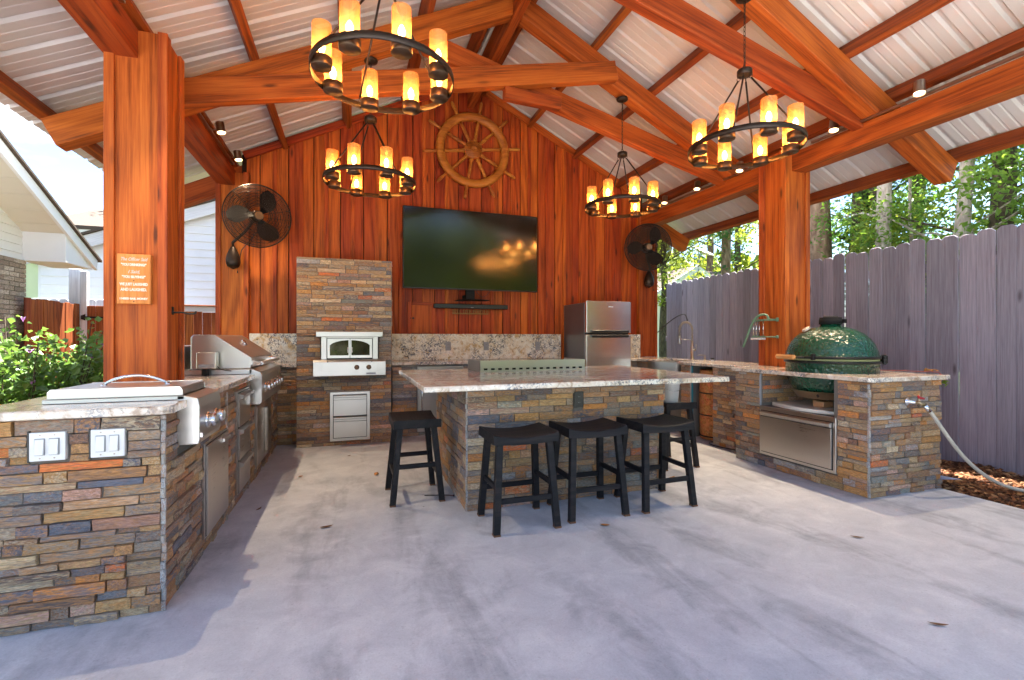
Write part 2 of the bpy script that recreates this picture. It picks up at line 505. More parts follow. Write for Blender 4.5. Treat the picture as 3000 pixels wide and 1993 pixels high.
def amber_glass():
    g = G('amber_seeded_glass')
    v = g.obj((1, 1, 1))
    st = g.n('Mapping'); st.inputs['Scale'].default_value = (160, 160, 4); g.put(st.inputs['Vector'], v)
    ln = g.noise(st.outputs[0], 1.0, 2)
    tr = g.n('BsdfTransparent'); g.put(tr.inputs['Color'], (1.0, 0.75, 0.43))
    tl = g.n('BsdfTranslucent'); g.put(tl.inputs['Color'], (0.95, 0.67, 0.36))
    df = g.n('BsdfDiffuse'); g.put(df.inputs['Color'], (0.80, 0.53, 0.27))
    gl = g.n('BsdfGlossy'); g.put(gl.inputs['Color'], (0.9, 0.9, 0.9)); gl.inputs['Roughness'].default_value = 0.08
    m1 = g.n('MixShader'); g.put(m1.inputs[0], g.math('MULTIPLY_ADD', ln, 0.014, 0.014)); g.nt.links.new(tr.outputs[0], m1.inputs[1]); g.nt.links.new(tl.outputs[0], m1.inputs[2])
    m2 = g.n('MixShader'); m2.inputs[0].default_value = 0.30; g.nt.links.new(m1.outputs[0], m2.inputs[1]); g.nt.links.new(df.outputs[0], m2.inputs[2])
    m3 = g.n('MixShader'); m3.inputs[0].default_value = 0.05; g.nt.links.new(m2.outputs[0], m3.inputs[1]); g.nt.links.new(gl.outputs[0], m3.inputs[2])
    g.nt.links.new(m3.outputs[0], g.out.inputs['Surface'])
    return g.m
M['amber'] = amber_glass()
def emit(name, col, s):
    g = G(name)
    e = g.n('Emission', {'Color': col, 'Strength': s})
    g.nt.links.new(e.outputs[0], g.out.inputs['Surface'])
    return g.m
BULB = 33.0
M['bulb'] = emit('warm_filament_bulb', (1.0, 0.74, 0.46), BULB)
M['spot_lens'] = emit('spot_lens', (1.0, 0.62, 0.30), 2.2)
def oven_glass():
    g = G('dark_oven_glass')
    n = g.noise(g.obj(), 5, 3)
    c = g.mix(n, (0.008, 0.008, 0.010), (0.05, 0.028, 0.016))
    g.bsdf(c, 0.07, 0, None, 0.8)
    return g.m
M['oven_glass'] = oven_glass()

# ------------------------------------------------------------------ mesh helpers
def link(o, parent=None):
    C.objects.link(o)
    if parent is not None:
        o.parent = parent
    return o

def tag(o, label=None, cat=None, group=None, kind=None):
    if label: o['label'] = label
    if cat: o['category'] = cat
    if group: o['group'] = group
    if kind: o['kind'] = kind
    return o

def thing(name, loc, label, cat, group=None, rz=0.0):
    o = bpy.data.objects.new(name, None)
    o.empty_display_size = 0.1
    C.objects.link(o)
    o.location = loc
    o.rotation_euler = (0, 0, rz)
    return tag(o, label, cat, group)

class B:
    """collects faces in world (or thing-local) coordinates, then links them as ONE mesh object"""
    def __init__(s):
        s.v = []; s.f = []; s.sm = []
    def add(s, vs, fs, smooth=False):
        k = len(s.v)
        s.v += [tuple(p) for p in vs]
        s.f += [tuple(i + k for i in f) for f in fs]
        s.sm += [smooth] * len(fs)
        return s
    def box(s, x0, x1, y0, y1, z0, z1):
        return s.add([(x0, y0, z0), (x1, y0, z0), (x1, y1, z0), (x0, y1, z0), (x0, y0, z1), (x1, y0, z1), (x1, y1, z1), (x0, y1, z1)],
                     [(0, 3, 2, 1), (4, 5, 6, 7), (0, 1, 5, 4), (1, 2, 6, 5), (2, 3, 7, 6), (3, 0, 4, 7)])
    def prism(s, poly, a0, a1, axis):
        """poly in the two other axes (cyclic order), extruded from a0 to a1 along axis"""
        n = len(poly)
        def mk(p, a):
            return {'x': (a, p[0], p[1]), 'y': (p[0], a, p[1]), 'z': (p[0], p[1], a)}[axis]
        vs = [mk(p, a0) for p in poly] + [mk(p, a1) for p in poly]
        fs = [tuple(range(n))[::-1], tuple(range(n, 2 * n))] + [(i, (i + 1) % n, (i + 1) % n + n, i + n) for i in range(n)]
        return s.add(vs, fs)
    def cyl(s, p0, p1, r0, r1=None, n=16, caps=True):
        r1 = r0 if r1 is None else r1
        p0, p1 = Vector(p0), Vector(p1)
        d = (p1 - p0).normalized()
        a = d.orthogonal().normalized(); b = d.cross(a)
        vs = []
        for p, r in ((p0, r0), (p1, r1)):
            vs += [p + (a * math.cos(2 * math.pi * i / n) + b * math.sin(2 * math.pi * i / n)) * r for i in range(n)]
        s.add(vs, [(i, (i + 1) % n, (i + 1) % n + n, i + n) for i in range(n)], True)
        if caps:
            k = len(s.v) - 2 * n
            s.f += [tuple(k + i for i in range(n))[::-1], tuple(k + n + i for i in range(n))]
            s.sm += [False, False]
        return s
    def lathe(s, prof, c=(0, 0, 0), n=32, axis='z', a0=0.0, a1=2 * math.pi, cap=True):
        """prof: list of (radius, height)"""
        full = abs(a1 - a0 - 2 * math.pi) < 1e-6
        m = n if full else n + 1
        vs = []
        for r, h in prof:
            for i in range(m):
                t = a0 + (a1 - a0) * i / n
                x, y = r * math.cos(t), r * math.sin(t)
                p = {'z': (x, y, h), 'y': (x, h, -y), 'x': (h, x, y)}[axis]
                vs.append((p[0] + c[0], p[1] + c[1], p[2] + c[2]))
        fs = []
        for j in range(len(prof) - 1):
            for i in range(n if full else n):
                i2 = (i + 1) % m
                fs.append((j * m + i, j * m + i2, (j + 1) * m + i2, (j + 1) * m + i))
        s.add(vs, fs, True)
        if cap and full:
            k = len(s.v) - len(vs)
            if prof[0][0] > 1e-5:
                s.f.append(tuple(k + i for i in range(m))[::-1]); s.sm.append(False)
            if prof[-1][0] > 1e-5:
                s.f.append(tuple(k + (len(prof) - 1) * m + i for i in range(m))); s.sm.append(False)
        return s
    def tube(s, pts, r, n=8, closed=False, caps=True):
        pts = [Vector(p) for p in pts]
        L = len(pts)
        rs = r if isinstance(r, (list, tuple)) else [r] * L
        vs = []
        ref = None
        for i, p in enumerate(pts):
            if closed:
                d = pts[(i + 1) % L] - pts[i - 1]
            else:
                d = pts[min(i + 1, L - 1)] - pts[max(i - 1, 0)]
            d.normalize()
            if ref is None:
                ref = d.orthogonal().normalized()
            ref = (ref - d * ref.dot(d))
            if ref.length < 1e-6: ref = d.orthogonal()
            ref.normalize()
            b = d.cross(ref)
            vs += [p + (ref * math.cos(2 * math.pi * k / n) + b * math.sin(2 * math.pi * k / n)) * rs[i] for k in range(n)]
        fs = []
        for i in range(L if closed else L - 1):
            j = (i + 1) % L
            fs += [(i * n + k, i * n + (k + 1) % n, j * n + (k + 1) % n, j * n + k) for k in range(n)]
        s.add(vs, fs, True)
        if caps and not closed:
            k0 = len(s.v) - len(vs)
            s.f += [tuple(k0 + k for k in range(n))[::-1], tuple(k0 + (L - 1) * n + k for k in range(n))]
            s.sm += [False, False]
        return s
    def quad(s, a, b, c, d):
        return s.add([a, b, c, d], [(0, 1, 2, 3)])
    def mesh(s, name, bevel=0.0, segs=2, off=None):
        me = bpy.data.meshes.new(name)
        vs = s.v if off is None else [(p[0] - off[0], p[1] - off[1], p[2] - off[2]) for p in s.v]
        me.from_pydata(vs, [], s.f)
        me.polygons.foreach_set('use_smooth', s.sm)
        bm = bmesh.new(); bm.from_mesh(me)
        bmesh.ops.recalc_face_normals(bm, faces=bm.faces)
        if bevel:
            es = [e for e in bm.edges if len(e.link_faces) == 2 and e.calc_face_angle(0) > R(35)]
            bmesh.ops.bevel(bm, geom=es, offset=bevel, segments=segs, affect='EDGES', profile=0.5, clamp_overlap=True)
        bm.to_mesh(me); bm.free()
        me.update()
        return me
    def build(s, name, mat, parent=None, bevel=0.0, segs=2, local=False):
        off = None
        if parent is not None and not local:
            off = wloc(parent)
        me = s.mesh(name, bevel, segs, off)
        me.materials.append(M[mat] if isinstance(mat, str) else mat)
        return link(bpy.data.objects.new(name, me), parent)

def wloc(o):
    p = Vector((0, 0, 0))
    while o is not None:
        p = p + Vector(o.location)
        o = o.parent
    return p

def beam_mesh(name, L, w, h, bevel=0.005):
    b = B(); b.box(0, L, -w / 2, w / 2, -h / 2, h / 2)
    return b.mesh(name, bevel, 1)

def beam(name, p0, p1, w, h, mat, parent, up=(0, 0, 1), bevel=0.005):
    """bar from p0 to p1; w across, h along 'up'; local X runs along the bar"""
    p0, p1 = Vector(p0), Vector(p1)
    x = (p1 - p0); L = x.length; x.normalize()
    u = Vector(up)
    y = u.cross(x)
    if y.length < 1e-5: y = Vector((0, 1, 0)).cross(x)
    y.normalize(); z = x.cross(y)
    me = beam_mesh(name, L, w, h, bevel)
    me.materials.append(M[mat])
    o = link(bpy.data.objects.new(name, me), parent)
    mt = Matrix((x, y, z)).transposed().to_4x4()
    mt.translation = p0 - (wloc(parent) if parent else Vector((0, 0, 0)))
    o.matrix_basis = mt
    return o

VB = Matrix(((0, 1, 0), (0, 0, 1), (1, 0, 0)))      # local X -> up, local Y -> world X, local Z -> world Y
VBX = Matrix(((0, 0, 1), (0, -1, 0), (1, 0, 0)))    # local X -> up, local Y -> world -Y, local Z -> world X
def vprism(name, poly, y0, y1, mat, parent, bevel=0.003):
    """upright board: poly of world (x, z) points, from y0 to y1; grain upright"""
    b = B()
    cx = poly[0][0]; z0 = min(p[1] for p in poly)
    b.prism([(p[1] - z0, p[0] - cx) for p in poly], 0, y1 - y0, 'z')
    me = b.mesh(name, bevel, 1)
    me.materials.append(M[mat])
    o = link(bpy.data.objects.new(name, me), parent)
    mt = VB.to_4x4()
    mt.translation = Vector((cx, y0, z0)) - (wloc(parent) if parent else Vector((0, 0, 0)))
    o.matrix_basis = mt
    return o

def copy_tree(o, parent=None, loc=None, rz=None):
    c = o.copy(); C.objects.link(c)
    c.parent = parent
    if loc is not None: c.location = loc
    if rz is not None: c.rotation_euler = (0, 0, rz)
    for ch in list(o.children):
        copy_tree(ch, c)
    return c

def text_part(body, size, mat, parent, loc, rot=(math.pi / 2, 0, 0), extrude=0.0012, shear=0.0, bold=0.0, sx=1.0, name='lettering', width=None):
    cu = bpy.data.curves.new(name, 'FONT')
    cu.body = body; cu.size = size; cu.extrude = extrude; cu.shear = shear; cu.offset = bold
    cu.align_x = 'CENTER'; cu.align_y = 'CENTER'
    cu.resolution_u = 3
    t = bpy.data.objects.new('tmp_text', cu); C.objects.link(t)
    dg = bpy.context.evaluated_depsgraph_get()
    me = bpy.data.meshes.new_from_object(t.evaluated_get(dg))
    bpy.data.objects.remove(t)
    me.name = name
    me.materials.clear(); me.materials.append(M[mat])
    if width:
        xs = [v.co.x for v in me.vertices]
        sx = width / max(1e-6, max(xs) - min(xs))
    o = link(bpy.data.objects.new(name, me), parent)
    o.location = Vector(loc) - wloc(parent)
    o.rotation_euler = rot
    o.scale = (sx, 1, 1)
    return o

# ------------------------------------------------------------------ dimensions measured from the photograph
ZT, ZB = 0.920, 0.882              # granite top and underside
RX = 1.58                          # ridge line
PITCH = 0.49
ZDECK = 4.87                       # underside of roof sheets at the ridge
WALL_Y = 6.45                      # front of the boarded back wall
Y0R, Y1R = 0.35, 6.95              # roof, front to back
def deck(x): return ZDECK - PITCH * abs(x - RX)

# ------------------------------------------------------------------ the ground
b = B(); b.quad((-90, -40, -0.06), (120, -40, -0.06), (120, 140, -0.06), (-90, 140, -0.06))
ground = b.build('ground', 'ground'); tag(ground, kind='structure')
b = B(); b.prism([(-1.60, 6.75), (-1.60, 1.2), (-7.0, 1.2), (-7.0, -9.0), (4.535, -9.0), (4.535, 6.75)], -0.10, 0.0, 'z')  # unseen stretch behind the camera is added to bounce sunlight under the roof
patio = b.build('patio_floor', 'concrete', None, 0.01, 2); tag(patio, kind='structure')
b = B()
nx, ny = 22, 60
for i in range(nx + 1):
    for j in range(ny + 1):
        x = 4.50 + 1.35 * i / nx; y = 0.2 + 7.6 * j / ny
        z = -0.035 + 0.055 * mnoise.noise(Vector((x * 2.3, y * 2.3, 0))) + 0.03 * (i / nx)
        if i < 2: z = min(z, -0.03)
        b.v.append((x, y, z))
for i in range(nx):
    for j in range(ny):
        a = i * (ny + 1) + j
        b.f.append((a, a + ny + 1, a + ny + 2, a + 1)); b.sm.append(True)
bed = b.build('mulch_bed', 'mulch'); tag(bed, kind='structure')
b = B(); b.quad((-6.0, 1.0, -0.03), (-1.58, 1.0, -0.03), (-1.58, 11.0, -0.03), (-6.0, 11.0, -0.03))
lbed = b.build('planting_bed', 'mulch'); tag(lbed, kind='structure')
# loose bark chips and pine straw on the bed
vs, fs, cols = [], [], []
pal = [(0.16, 0.065, 0.028), (0.085, 0.034, 0.016), (0.23, 0.105, 0.045), (0.30, 0.16, 0.075), (0.05, 0.022, 0.012), (0.20, 0.075, 0.03)]
for k in range(5200):
    near = rnd.random() < 0.75
    x = rnd.uniform(4.57, 5.62); y = rnd.uniform(0.9, 3.3) if near else rnd.uniform(3.3, 7.6)
    z = 0.0 + 0.055 * mnoise.noise(Vector((x * 2.3, y * 2.3, 0))) + 0.03 * (x - 4.5) / 1.35 - 0.03 + rnd.uniform(0.0, 0.018)
    L = rnd.uniform(0.018, 0.075); w = L * rnd.uniform(0.12, 0.5)
    e = Euler((rnd.uniform(-.5, .5), rnd.uniform(-.5, .5), rnd.uniform(0, 6.3)))
    m3 = e.to_matrix()
    c = rnd.choice(pal); q = len(vs)
    for dx, dy, dz in ((-L, -w, 0), (L * .9, -w * .6, 0), (L, w, 0), (-L * .8, w * .7, 0), (0, 0, .006 + w * .35)):
        vs.append(tuple(Vector((x, y, z)) + m3 @ Vector((dx / 2, dy / 2, dz))))
        cols.append((*c, 1))
    fs += [(q, q + 1, q + 4), (q + 1, q + 2, q + 4), (q + 2, q + 3, q + 4), (q + 3, q, q + 4)]
me = bpy.data.meshes.new('bark_chips'); me.from_pydata(vs, [], fs)
ca = me.color_attributes.new('Col', 'FLOAT_COLOR', 'POINT')
ca.data.foreach_set('color', [q for c in cols for q in c])
me.materials.append(M['chip'])
tag(link(bpy.data.objects.new('bark_chips', me)), 'loose brown bark chips and pine straw along the grey fence', 'mulch', kind='stuff')

# ------------------------------------------------------------------ ledger stone
PAL = [(0.33, 0.21, 0.12), (0.45, 0.25, 0.10), (0.16, 0.165, 0.18), (0.10, 0.11, 0.145), (0.55, 0.22, 0.06), (0.31, 0.245, 0.185),
       (0.22, 0.18, 0.145), (0.40, 0.26, 0.17), (0.58, 0.47, 0.32), (0.27, 0.15, 0.09), (0.36, 0.35, 0.36), (0.50, 0.30, 0.24),
       (0.23, 0.25, 0.225), (0.46, 0.34, 0.21), (0.30, 0.165, 0.125), (0.13, 0.10, 0.095), (0.60, 0.15, 0.045), (0.42, 0.27, 0.13)]
PALW = [9, 9, 8, 8, 7, 6, 7, 8, 3, 8, 4, 4, 5, 4, 6, 6, 3, 6]
STONE_ME = []
for k in range(7):
    rr = random.Random(100 + k)
    b = B()
    nxs, nzs = 4, 2
    xs = [-0.5, -0.18 + rr.uniform(-.1, .1), 0.18 + rr.uniform(-.1, .1), 0.5]
    zs = [-0.5, rr.uniform(-.12, .12), 0.5]
    front = [(x + (rr.uniform(0, .02) if x == -.5 else (-rr.uniform(0, .02) if x == .5 else 0)), 1.0 + rr.uniform(-.28, 0.12) - (0.18 if abs(x) == .5 or abs(z) == .5 else 0),
              z * (1 - rr.uniform(0, .06) if abs(z) == .5 else 1)) for z in zs for x in xs]
    b.v += front
    for j in range(2):
        for i in range(3):
            a = j * 4 + i
            b.f.append((a, a + 1, a + 5, a + 4)); b.sm.append(False)
    ringi = [0, 1, 2, 3, 7, 11, 10, 9, 8, 4]
    k0 = len(b.v)
    b.v += [(front[i][0], -0.2, front[i][2]) for i in ringi]
    n = len(ringi)
    for i in range(n):
        b.f.append((ringi[i], k0 + i, k0 + (i + 1) % n, ringi[(i + 1) % n])); b.sm.append(False)
    me = b.mesh('stone', 0)
    me.materials.append(M['stone'])
    STONE_ME.append(me)

def stone_list(axis, a0, a1, plane, ns, z0, z1, holes=(), rowh=(0.026, 0.046), ln=(0.07, 0.24), seed=1, depth=(0.010, 0.030)):
    """courses of split-face stones on one vertical face -> list of (centre, length, height, depth, angle)"""
    rr = random.Random(seed)
    out = []
    z = z0
    th = {('x', -1): math.pi, ('x', 1): 0.0, ('y', 1): -math.pi / 2, ('y', -1): math.pi / 2}[(axis, ns)]
    while z < z1 - 0.008:
        h = min(rr.uniform(*rowh), z1 - z)
        if z1 - z - h < 0.014: h = z1 - z
        cuts = [(lo, hi) for lo, hi, q0, q1 in holes if min(q1, z + h) - max(q0, z) > 0.55 * h]
        free = [(a0, a1)]
        for lo, hi in cuts:
            nf = []
            for f0, f1 in free:
                if hi <= f0 or lo >= f1: nf.append((f0, f1)); continue
                if lo > f0: nf.append((f0, lo))
                if hi < f1: nf.append((hi, f1))
            free = nf
        for f0, f1 in free:
            p = f0
            while p < f1 - 0.004:
                L = rr.uniform(*ln) if rr.random() < 0.8 else rr.uniform(ln[1], ln[1] * 1.4)
                if f1 - p - L < ln[0] * 0.55: L = f1 - p
                c = p + L / 2
                d = rr.uniform(*depth)
                pos = (c, plane, z + h / 2) if axis == 'x' else (plane, c, z + h / 2)
                out.append((pos, L - 0.003, h - 0.003, d, th))
                p += L
        z += h
    return out

def place_stones(parent, lst, seed=3, cap=295, pal=None):
    rr = random.Random(seed)
    off = wloc(parent)
    rest = []
    for k, (pos, L, h, d, th) in enumerate(lst):
        ci = rr.choices(range(len(PAL)), PALW)[0]
        f = rr.uniform(0.78, 1.22)
        col = tuple(min(1, c * f) for c in (PAL if pal is None else pal)[ci])
        me = rr.choice(STONE_ME)
        flip = rr.choice((1, -1))
        if k < cap:
            o = bpy.data.objects.new('stone', me)
            C.objects.link(o); o.parent = parent
            o.location = Vector(pos) - off
            o.rotation_euler = (0, 0, th)
            o.scale = (L, d, h * flip) if flip == 1 else (L, d, h)
            o.color = (*col, 1)
        else:
            rest.append((pos, L, h, d, th, col, me))
    if rest:
        vs, fs, cs = [], [], []
        for pos, L, h, d, th, col, me in rest:
            q = len(vs); ct, st = math.cos(th), math.sin(th)
            for v in me.vertices:
                x, y, z = v.co.x * L, v.co.y * d, v.co.z * h
                vs.append((pos[0] + x * ct - y * st - off[0], pos[1] + x * st + y * ct - off[1], pos[2] + z - off[2])); cs.append((*col, 1))
            fs += [tuple(i + q for i in p.vertices) for p in me.polygons]
        me = bpy.data.meshes.new('small_stones'); me.from_pydata(vs, [], fs)
        ca = me.color_attributes.new('Col', 'FLOAT_COLOR', 'POINT')
        ca.data.foreach_set('color', [q for c in cs for q in c])
        me.materials.append(M['stone_fill'])
        tag(link(bpy.data.objects.new('small_stones', me), parent), kind='stuff')

def corner_stack(parent, x, y, z1=ZB - .006, seed=1, w=0.016, name='corner_stone'):
    """cut pale stone ends stacked up an outside corner"""
    rr = random.Random(seed); z = 0.002; off = wloc(parent)
    while z < z1 - .01:
        h = min(rr.uniform(.028, .062), z1 - z)
        o = bpy.data.objects.new(name, rr.choice(STONE_ME)); C.objects.link(o); o.parent = parent
        o.location = Vector((x + rr.uniform(-.003, .003), y + rr.uniform(-.003, .003), z + h / 2)) - off
        o.rotation_euler = (0, 0, math.pi)
        o.scale = (w * rr.uniform(.9, 1.3), w * rr.uniform(.7, 1.1), h - .002)
        q = rr.uniform(.85, 1.15); o.color = (.42 * q, .45 * q, .47 * q, 1)
        z += h

# ------------------------------------------------------------------ pavilion
pav = thing('pavilion', (RX, 3.6, 0), 'open gabled timber pavilion with stained beams and white metal roof over the kitchen', 'pavilion')

def post(x0, x1, y0, y1, z0, z1, name='post'):
    cx, cy = (x0 + x1) / 2, (y0 + y1) / 2
    t = 0.02
    p = beam(name, (cx, cy, z0), (cx, cy, z1 - 0.006), y1 - y0 - 2 * t, x1 - x0 - 2 * t, 'wood_post', pav, (1, 0, 0), 0.004)
    off = p.matrix_basis.copy()
    inv = off.inverted()
    pw = wloc(pav)
    def strip(a, bb, w, h, up):
        o = beam('corner_trim', a, bb, w, h, 'wood_post', None, up, 0.003)
        m = o.matrix_basis.copy()
        m.translation -= pw
        o.parent = p
        o.matrix_basis = inv @ m
    w = 0.055
    for sx in (x0, x1):
        for sy in (y0, y1):
            dx = 1 if sx == x0 else -1; dy = 1 if sy == y0 else -1
            # strip on the face whose normal is along y, then one on the face along x (butted)
            zz = z1 + rnd.uniform(-0.004, 0.004)
            strip((sx + dx * w / 2, sy + dy * t / 2, z0), (sx + dx * w / 2, sy + dy * t / 2, zz), t, w, (1, 0, 0))
            strip((sx + dx * t / 2, sy + dy * (t + w / 2), z0), (sx + dx * t / 2, sy + dy * (t + w / 2), zz - 0.004), w, t - 0.001, (1, 0, 0))
    return p
LP = (-1.487, -1.143, 3.67, 4.01)
RP = (4.20, 4.54, 3.67, 4.01)
BL = (-1.51, -1.164, 6.38, 6.72)
BR = (4.283, 4.62, 6.38, 6.72)
post(*LP, ZT + 0.001, 3.225)
post(*RP, ZT + 0.001, 3.16)
post(*BL, ZT + 0.001, 3.20)
post(*BR, ZT + 0.001, 3.12)

# headers
HLX, HRX = (-1.50, -1.31), (4.31, 4.50)
beam('header_beam', (-1.405, Y0R + .2, 3.13), (-1.405, Y1R - .15, 3.13), 0.19, 0.19, 'wood_beam', pav)
beam('header_beam', (4.405, Y0R + .2, 3.035), (4.405, Y1R - .15, 3.035), 0.19, 0.19, 'wood_beam', pav)
# ridge
beam('ridge_beam', (RX, Y0R + .1, 4.58), (RX, Y1R - .2, 4.58), 0.09, 0.30, 'wood_beam', pav)
# rafters (three frames) and crossed scissor chords
ca, sa = math.cos(math.atan(PITCH)), math.sin(math.atan(PITCH))
def rafter(side, yc, name='rafter'):
    xt = RX + side * 3.73
    top = -0.16
    zc = 0.215 / 2 / ca
    p0 = (RX + side * 0.02, yc, ZDECK + top - zc)
    p1 = (xt, yc, deck(xt) + top - zc)
    return beam(name, p0, p1, 0.14, 0.215, 'wood_beam', pav)
for yc in (2.90, 4.54, 6.58):
    rafter(-1, yc); rafter(1, yc)
for yc in (2.90, 4.54):
    beam('scissor_chord', (-1.45, yc - 0.121, 3.13), (2.66, yc - 0.121, 4.05), 0.10, 0.20, 'wood_beam', pav)
    beam('scissor_chord', (4.60, yc + 0.121, 3.12), (0.55, yc + 0.121, 4.14), 0.10, 0.20, 'wood_beam', pav)
beam('filler_block', (1.42, 4.54 - 0.12, 3.62), (2.02, 4.54 - 0.12, 3.60), 0.09, 0.12, 'wood_beam', pav)
# purlins under the sheets
for s in (-1, 1):
    for k, dxp in enumerate((0.20, 0.90, 1.63, 2.37, 2.93, 3.79)):
        x = RX + s * dxp
        zc = deck(x) - 0.07 / ca - 0.006
        up = (s * sa, 0, ca)
        beam('purlin', (x, Y0R + .02, zc), (x, Y1R - .02, zc), 0.065, 0.14, 'wood_purlin', pav, up)
# roof sheets: ribbed profile, one mesh for each slope
PW = (Y1R - Y0R) / 8
def sheet_mesh(s):
    prof = []
    step = PW / 3
    for q in range(3):
        a = q * step
        prof += [(a, 0), (a + .006, 0.0), (a + .020, .026), (a + .046, .026), (a + .060, 0)]
        prof += [(a + step * .44, 0), (a + step * .44 + .006, .004), (a + step * .44 + .016, .004), (a + step * .44 + .022, 0)]
        prof += [(a + step * .72, 0), (a + step * .72 + .006, .004), (a + step * .72 + .016, .004), (a + step * .72 + .022, 0)]
    prof.append((PW + 0.004, 0))
    Lx = 3.97
    b = B()
    for x in (0.0, Lx):
        for y, h in prof:
            b.v.append((s * (x - h * sa * 0), y, -PITCH * x + h))
    n = len(prof)
    for i in range(n - 1):
        b.f.append((i, i + 1, n + i + 1, n + i)); b.sm.append(False)
    me = b.mesh('roof_sheet')
    me.materials.append(M['roof'])
    return me
for s in (-1, 1):
    me = sheet_mesh(s)
    for k in range(8):
        o = link(bpy.data.objects.new('roof_sheet', me), pav)
        o.location = Vector((RX + s * 0.015, Y0R + k * PW, ZDECK + 0.001 * (k % 2))) - wloc(pav)
b = B()
for s in (-1, 1):
    b.add([(RX, Y0R - .02, ZDECK + .05), (RX + s * .22, Y0R - .02, ZDECK + .05 - PITCH * .22), (RX + s * .22, Y1R + .02, ZDECK + .05 - PITCH * .22), (RX, Y1R + .02, ZDECK + .05)], [(0, 1, 2, 3)])
b.build('ridge_cap', 'roof', pav)

# boarded gable wall: boards with battens over the joints, each cut to the roof slope
back_wall = None
def wall_top(x): return deck(x) - 0.035
bx = -1.20
edges = []
while bx < 4.34:
    edges.append(bx); bx += rnd.choice((0.135, 0.15, 0.165, 0.145))
edges.append(4.36)
b = B()
b.prism([(-1.25, 0.0), (4.40, 0.0), (4.40, wall_top(4.40) - .01), (RX, wall_top(RX) - .01), (-1.25, wall_top(-1.25) - .01)], WALL_Y + 0.026, WALL_Y + 0.10, 'y')
back_wall = b.build('back_wall', simple('tar_paper', (0.03, 0.012, 0.006), 0.9), pav)
for i in range(len(edges) - 1):
    x0, x1 = edges[i] + 0.005, edges[i + 1] - 0.005
    pts = [(x0, 0.90), (x1, 0.90), (x1, wall_top(x1))]
    if x0 < RX < x1: pts.append((RX, wall_top(RX)))
    pts.append((x0, wall_top(x0)))
    vprism('wall_board', pts, WALL_Y, WALL_Y + 0.024, 'wood_wall', pav, 0.002)
for e in edges[2:-1:2]:
    x0, x1 = e - 0.024, e + 0.024
    vprism('batten', [(x0, 0.90), (x1, 0.90), (x1, wall_top(x1) - 0.07), (x0, wall_top(x0) - 0.07)], WALL_Y - 0.020, WALL_Y - 0.001, 'wood_wall', pav, 0.003)
for s in (-1, 1):
    xe = -1.22 if s < 0 else 4.34
    beam('rake_trim', (RX, WALL_Y - 0.022, ZDECK - 0.085), (xe, WALL_Y - 0.022, deck(xe) - 0.085), 0.036, 0.095, 'wood_wall', pav)

# ------------------------------------------------------------------ counters
def counter_core(b, x0, x1, y0, y1, z0=0.0, z1=ZB - 0.002):
    b.box(x0, x1, y0, y1, z0, z1)

# left counter
lc = thing('stone_counter', (-1.12, 4.4, 0), 'long stone counter on the left carrying grill and griddle', 'counter')
b = B()
b.box(-1.455, -0.80, 2.505, 6.43, 0.0, ZB - .003)
b.build('counter_core', 'mortar', lc)
# openings in its inner side (y0, y1, z0, z1)
LH = [(2.69, 3.06, 0.66, 0.90), (3.06, 3.58, 0.085, 0.63), (3.87, 4.29, 0.075, 0.83), (4.38, 5.47, 0.655, 0.90), (4.56, 5.36, 0.085, 0.64)]
L1 = stone_list('x', -1.455, -0.800, 2.505, -1, 0.0, ZB - .004, [(-1.262, -1.124, 0.700, 0.836), (-1.056, -0.920, 0.700, 0.836)], (0.023, 0.052), (0.06, 0.21), 11, (0.004, 0.034))
L2 = stone_list('y', 2.505, 5.92, -0.800, 1, 0.0, ZB - .004, LH, (0.026, 0.052), (0.07, 0.22), 12, (0.004, 0.028))
place_stones(lc, L1 + L2, 21)
corner_stack(lc, -0.792, 2.503, seed=81)
for k, yy in enumerate((3.600, 4.310)):
    corner_stack(lc, -0.788, yy, 0.86, 82 + k, 0.014)
b = B()
b.prism([(-1.487, 2.455), (-0.785, 2.455), (-0.752, 2.488), (-0.752, 5.90), (-0.587, 5.90), (-0.587, 6.447), (-1.487, 6.447)], ZB, ZT, 'z')
b.build('granite_top', 'granite', lc, 0.006, 2)
# short return below the splash, left of the oven column
b = B(); b.box(-0.80, -0.585, 5.94, 6.43, 0, ZB - .003); b.build('return_core', 'mortar', lc)
LR = stone_list('x', -0.80, -0.587, 5.94, -1, 0.0, ZB - .004, (), (0.03, 0.045), (0.08, 0.2), 14)
place_stones(lc, LR, 22)
b = B(); b.box(-1.16, -0.59, WALL_Y - .050, WALL_Y - .022, ZT + .001, 1.272); b.build('granite_splash', 'granite_wild', lc, 0.002, 1)

# oven column
oc = thing('oven_column', (-0.06, 6.05, 0), 'tall stacked stone column housing the pizza oven', 'oven column')
b = B(); b.box(-0.572, 0.449, 5.722, 6.428, 0, 2.115); b.build('column_core', 'mortar', oc)
OH = [(-0.385, 0.362, 0.80, 0.972), (-0.325, 0.305, 0.972, 1.28), (-0.222, 0.205, 0.055, 0.605)]
lst = stone_list('x', -0.572, 0.449, 5.722, -1, 0, 2.12, OH, (0.034, 0.052), (0.10, 0.25), 31, (0.006, 0.020))
side = stone_list('y', 5.722, 6.428, 0.449, 1, 0.9, 2.12, (), (0.045, 0.065), (0.14, 0.3), 32, (0.006, 0.014))
place_stones(oc, lst + side, 33)

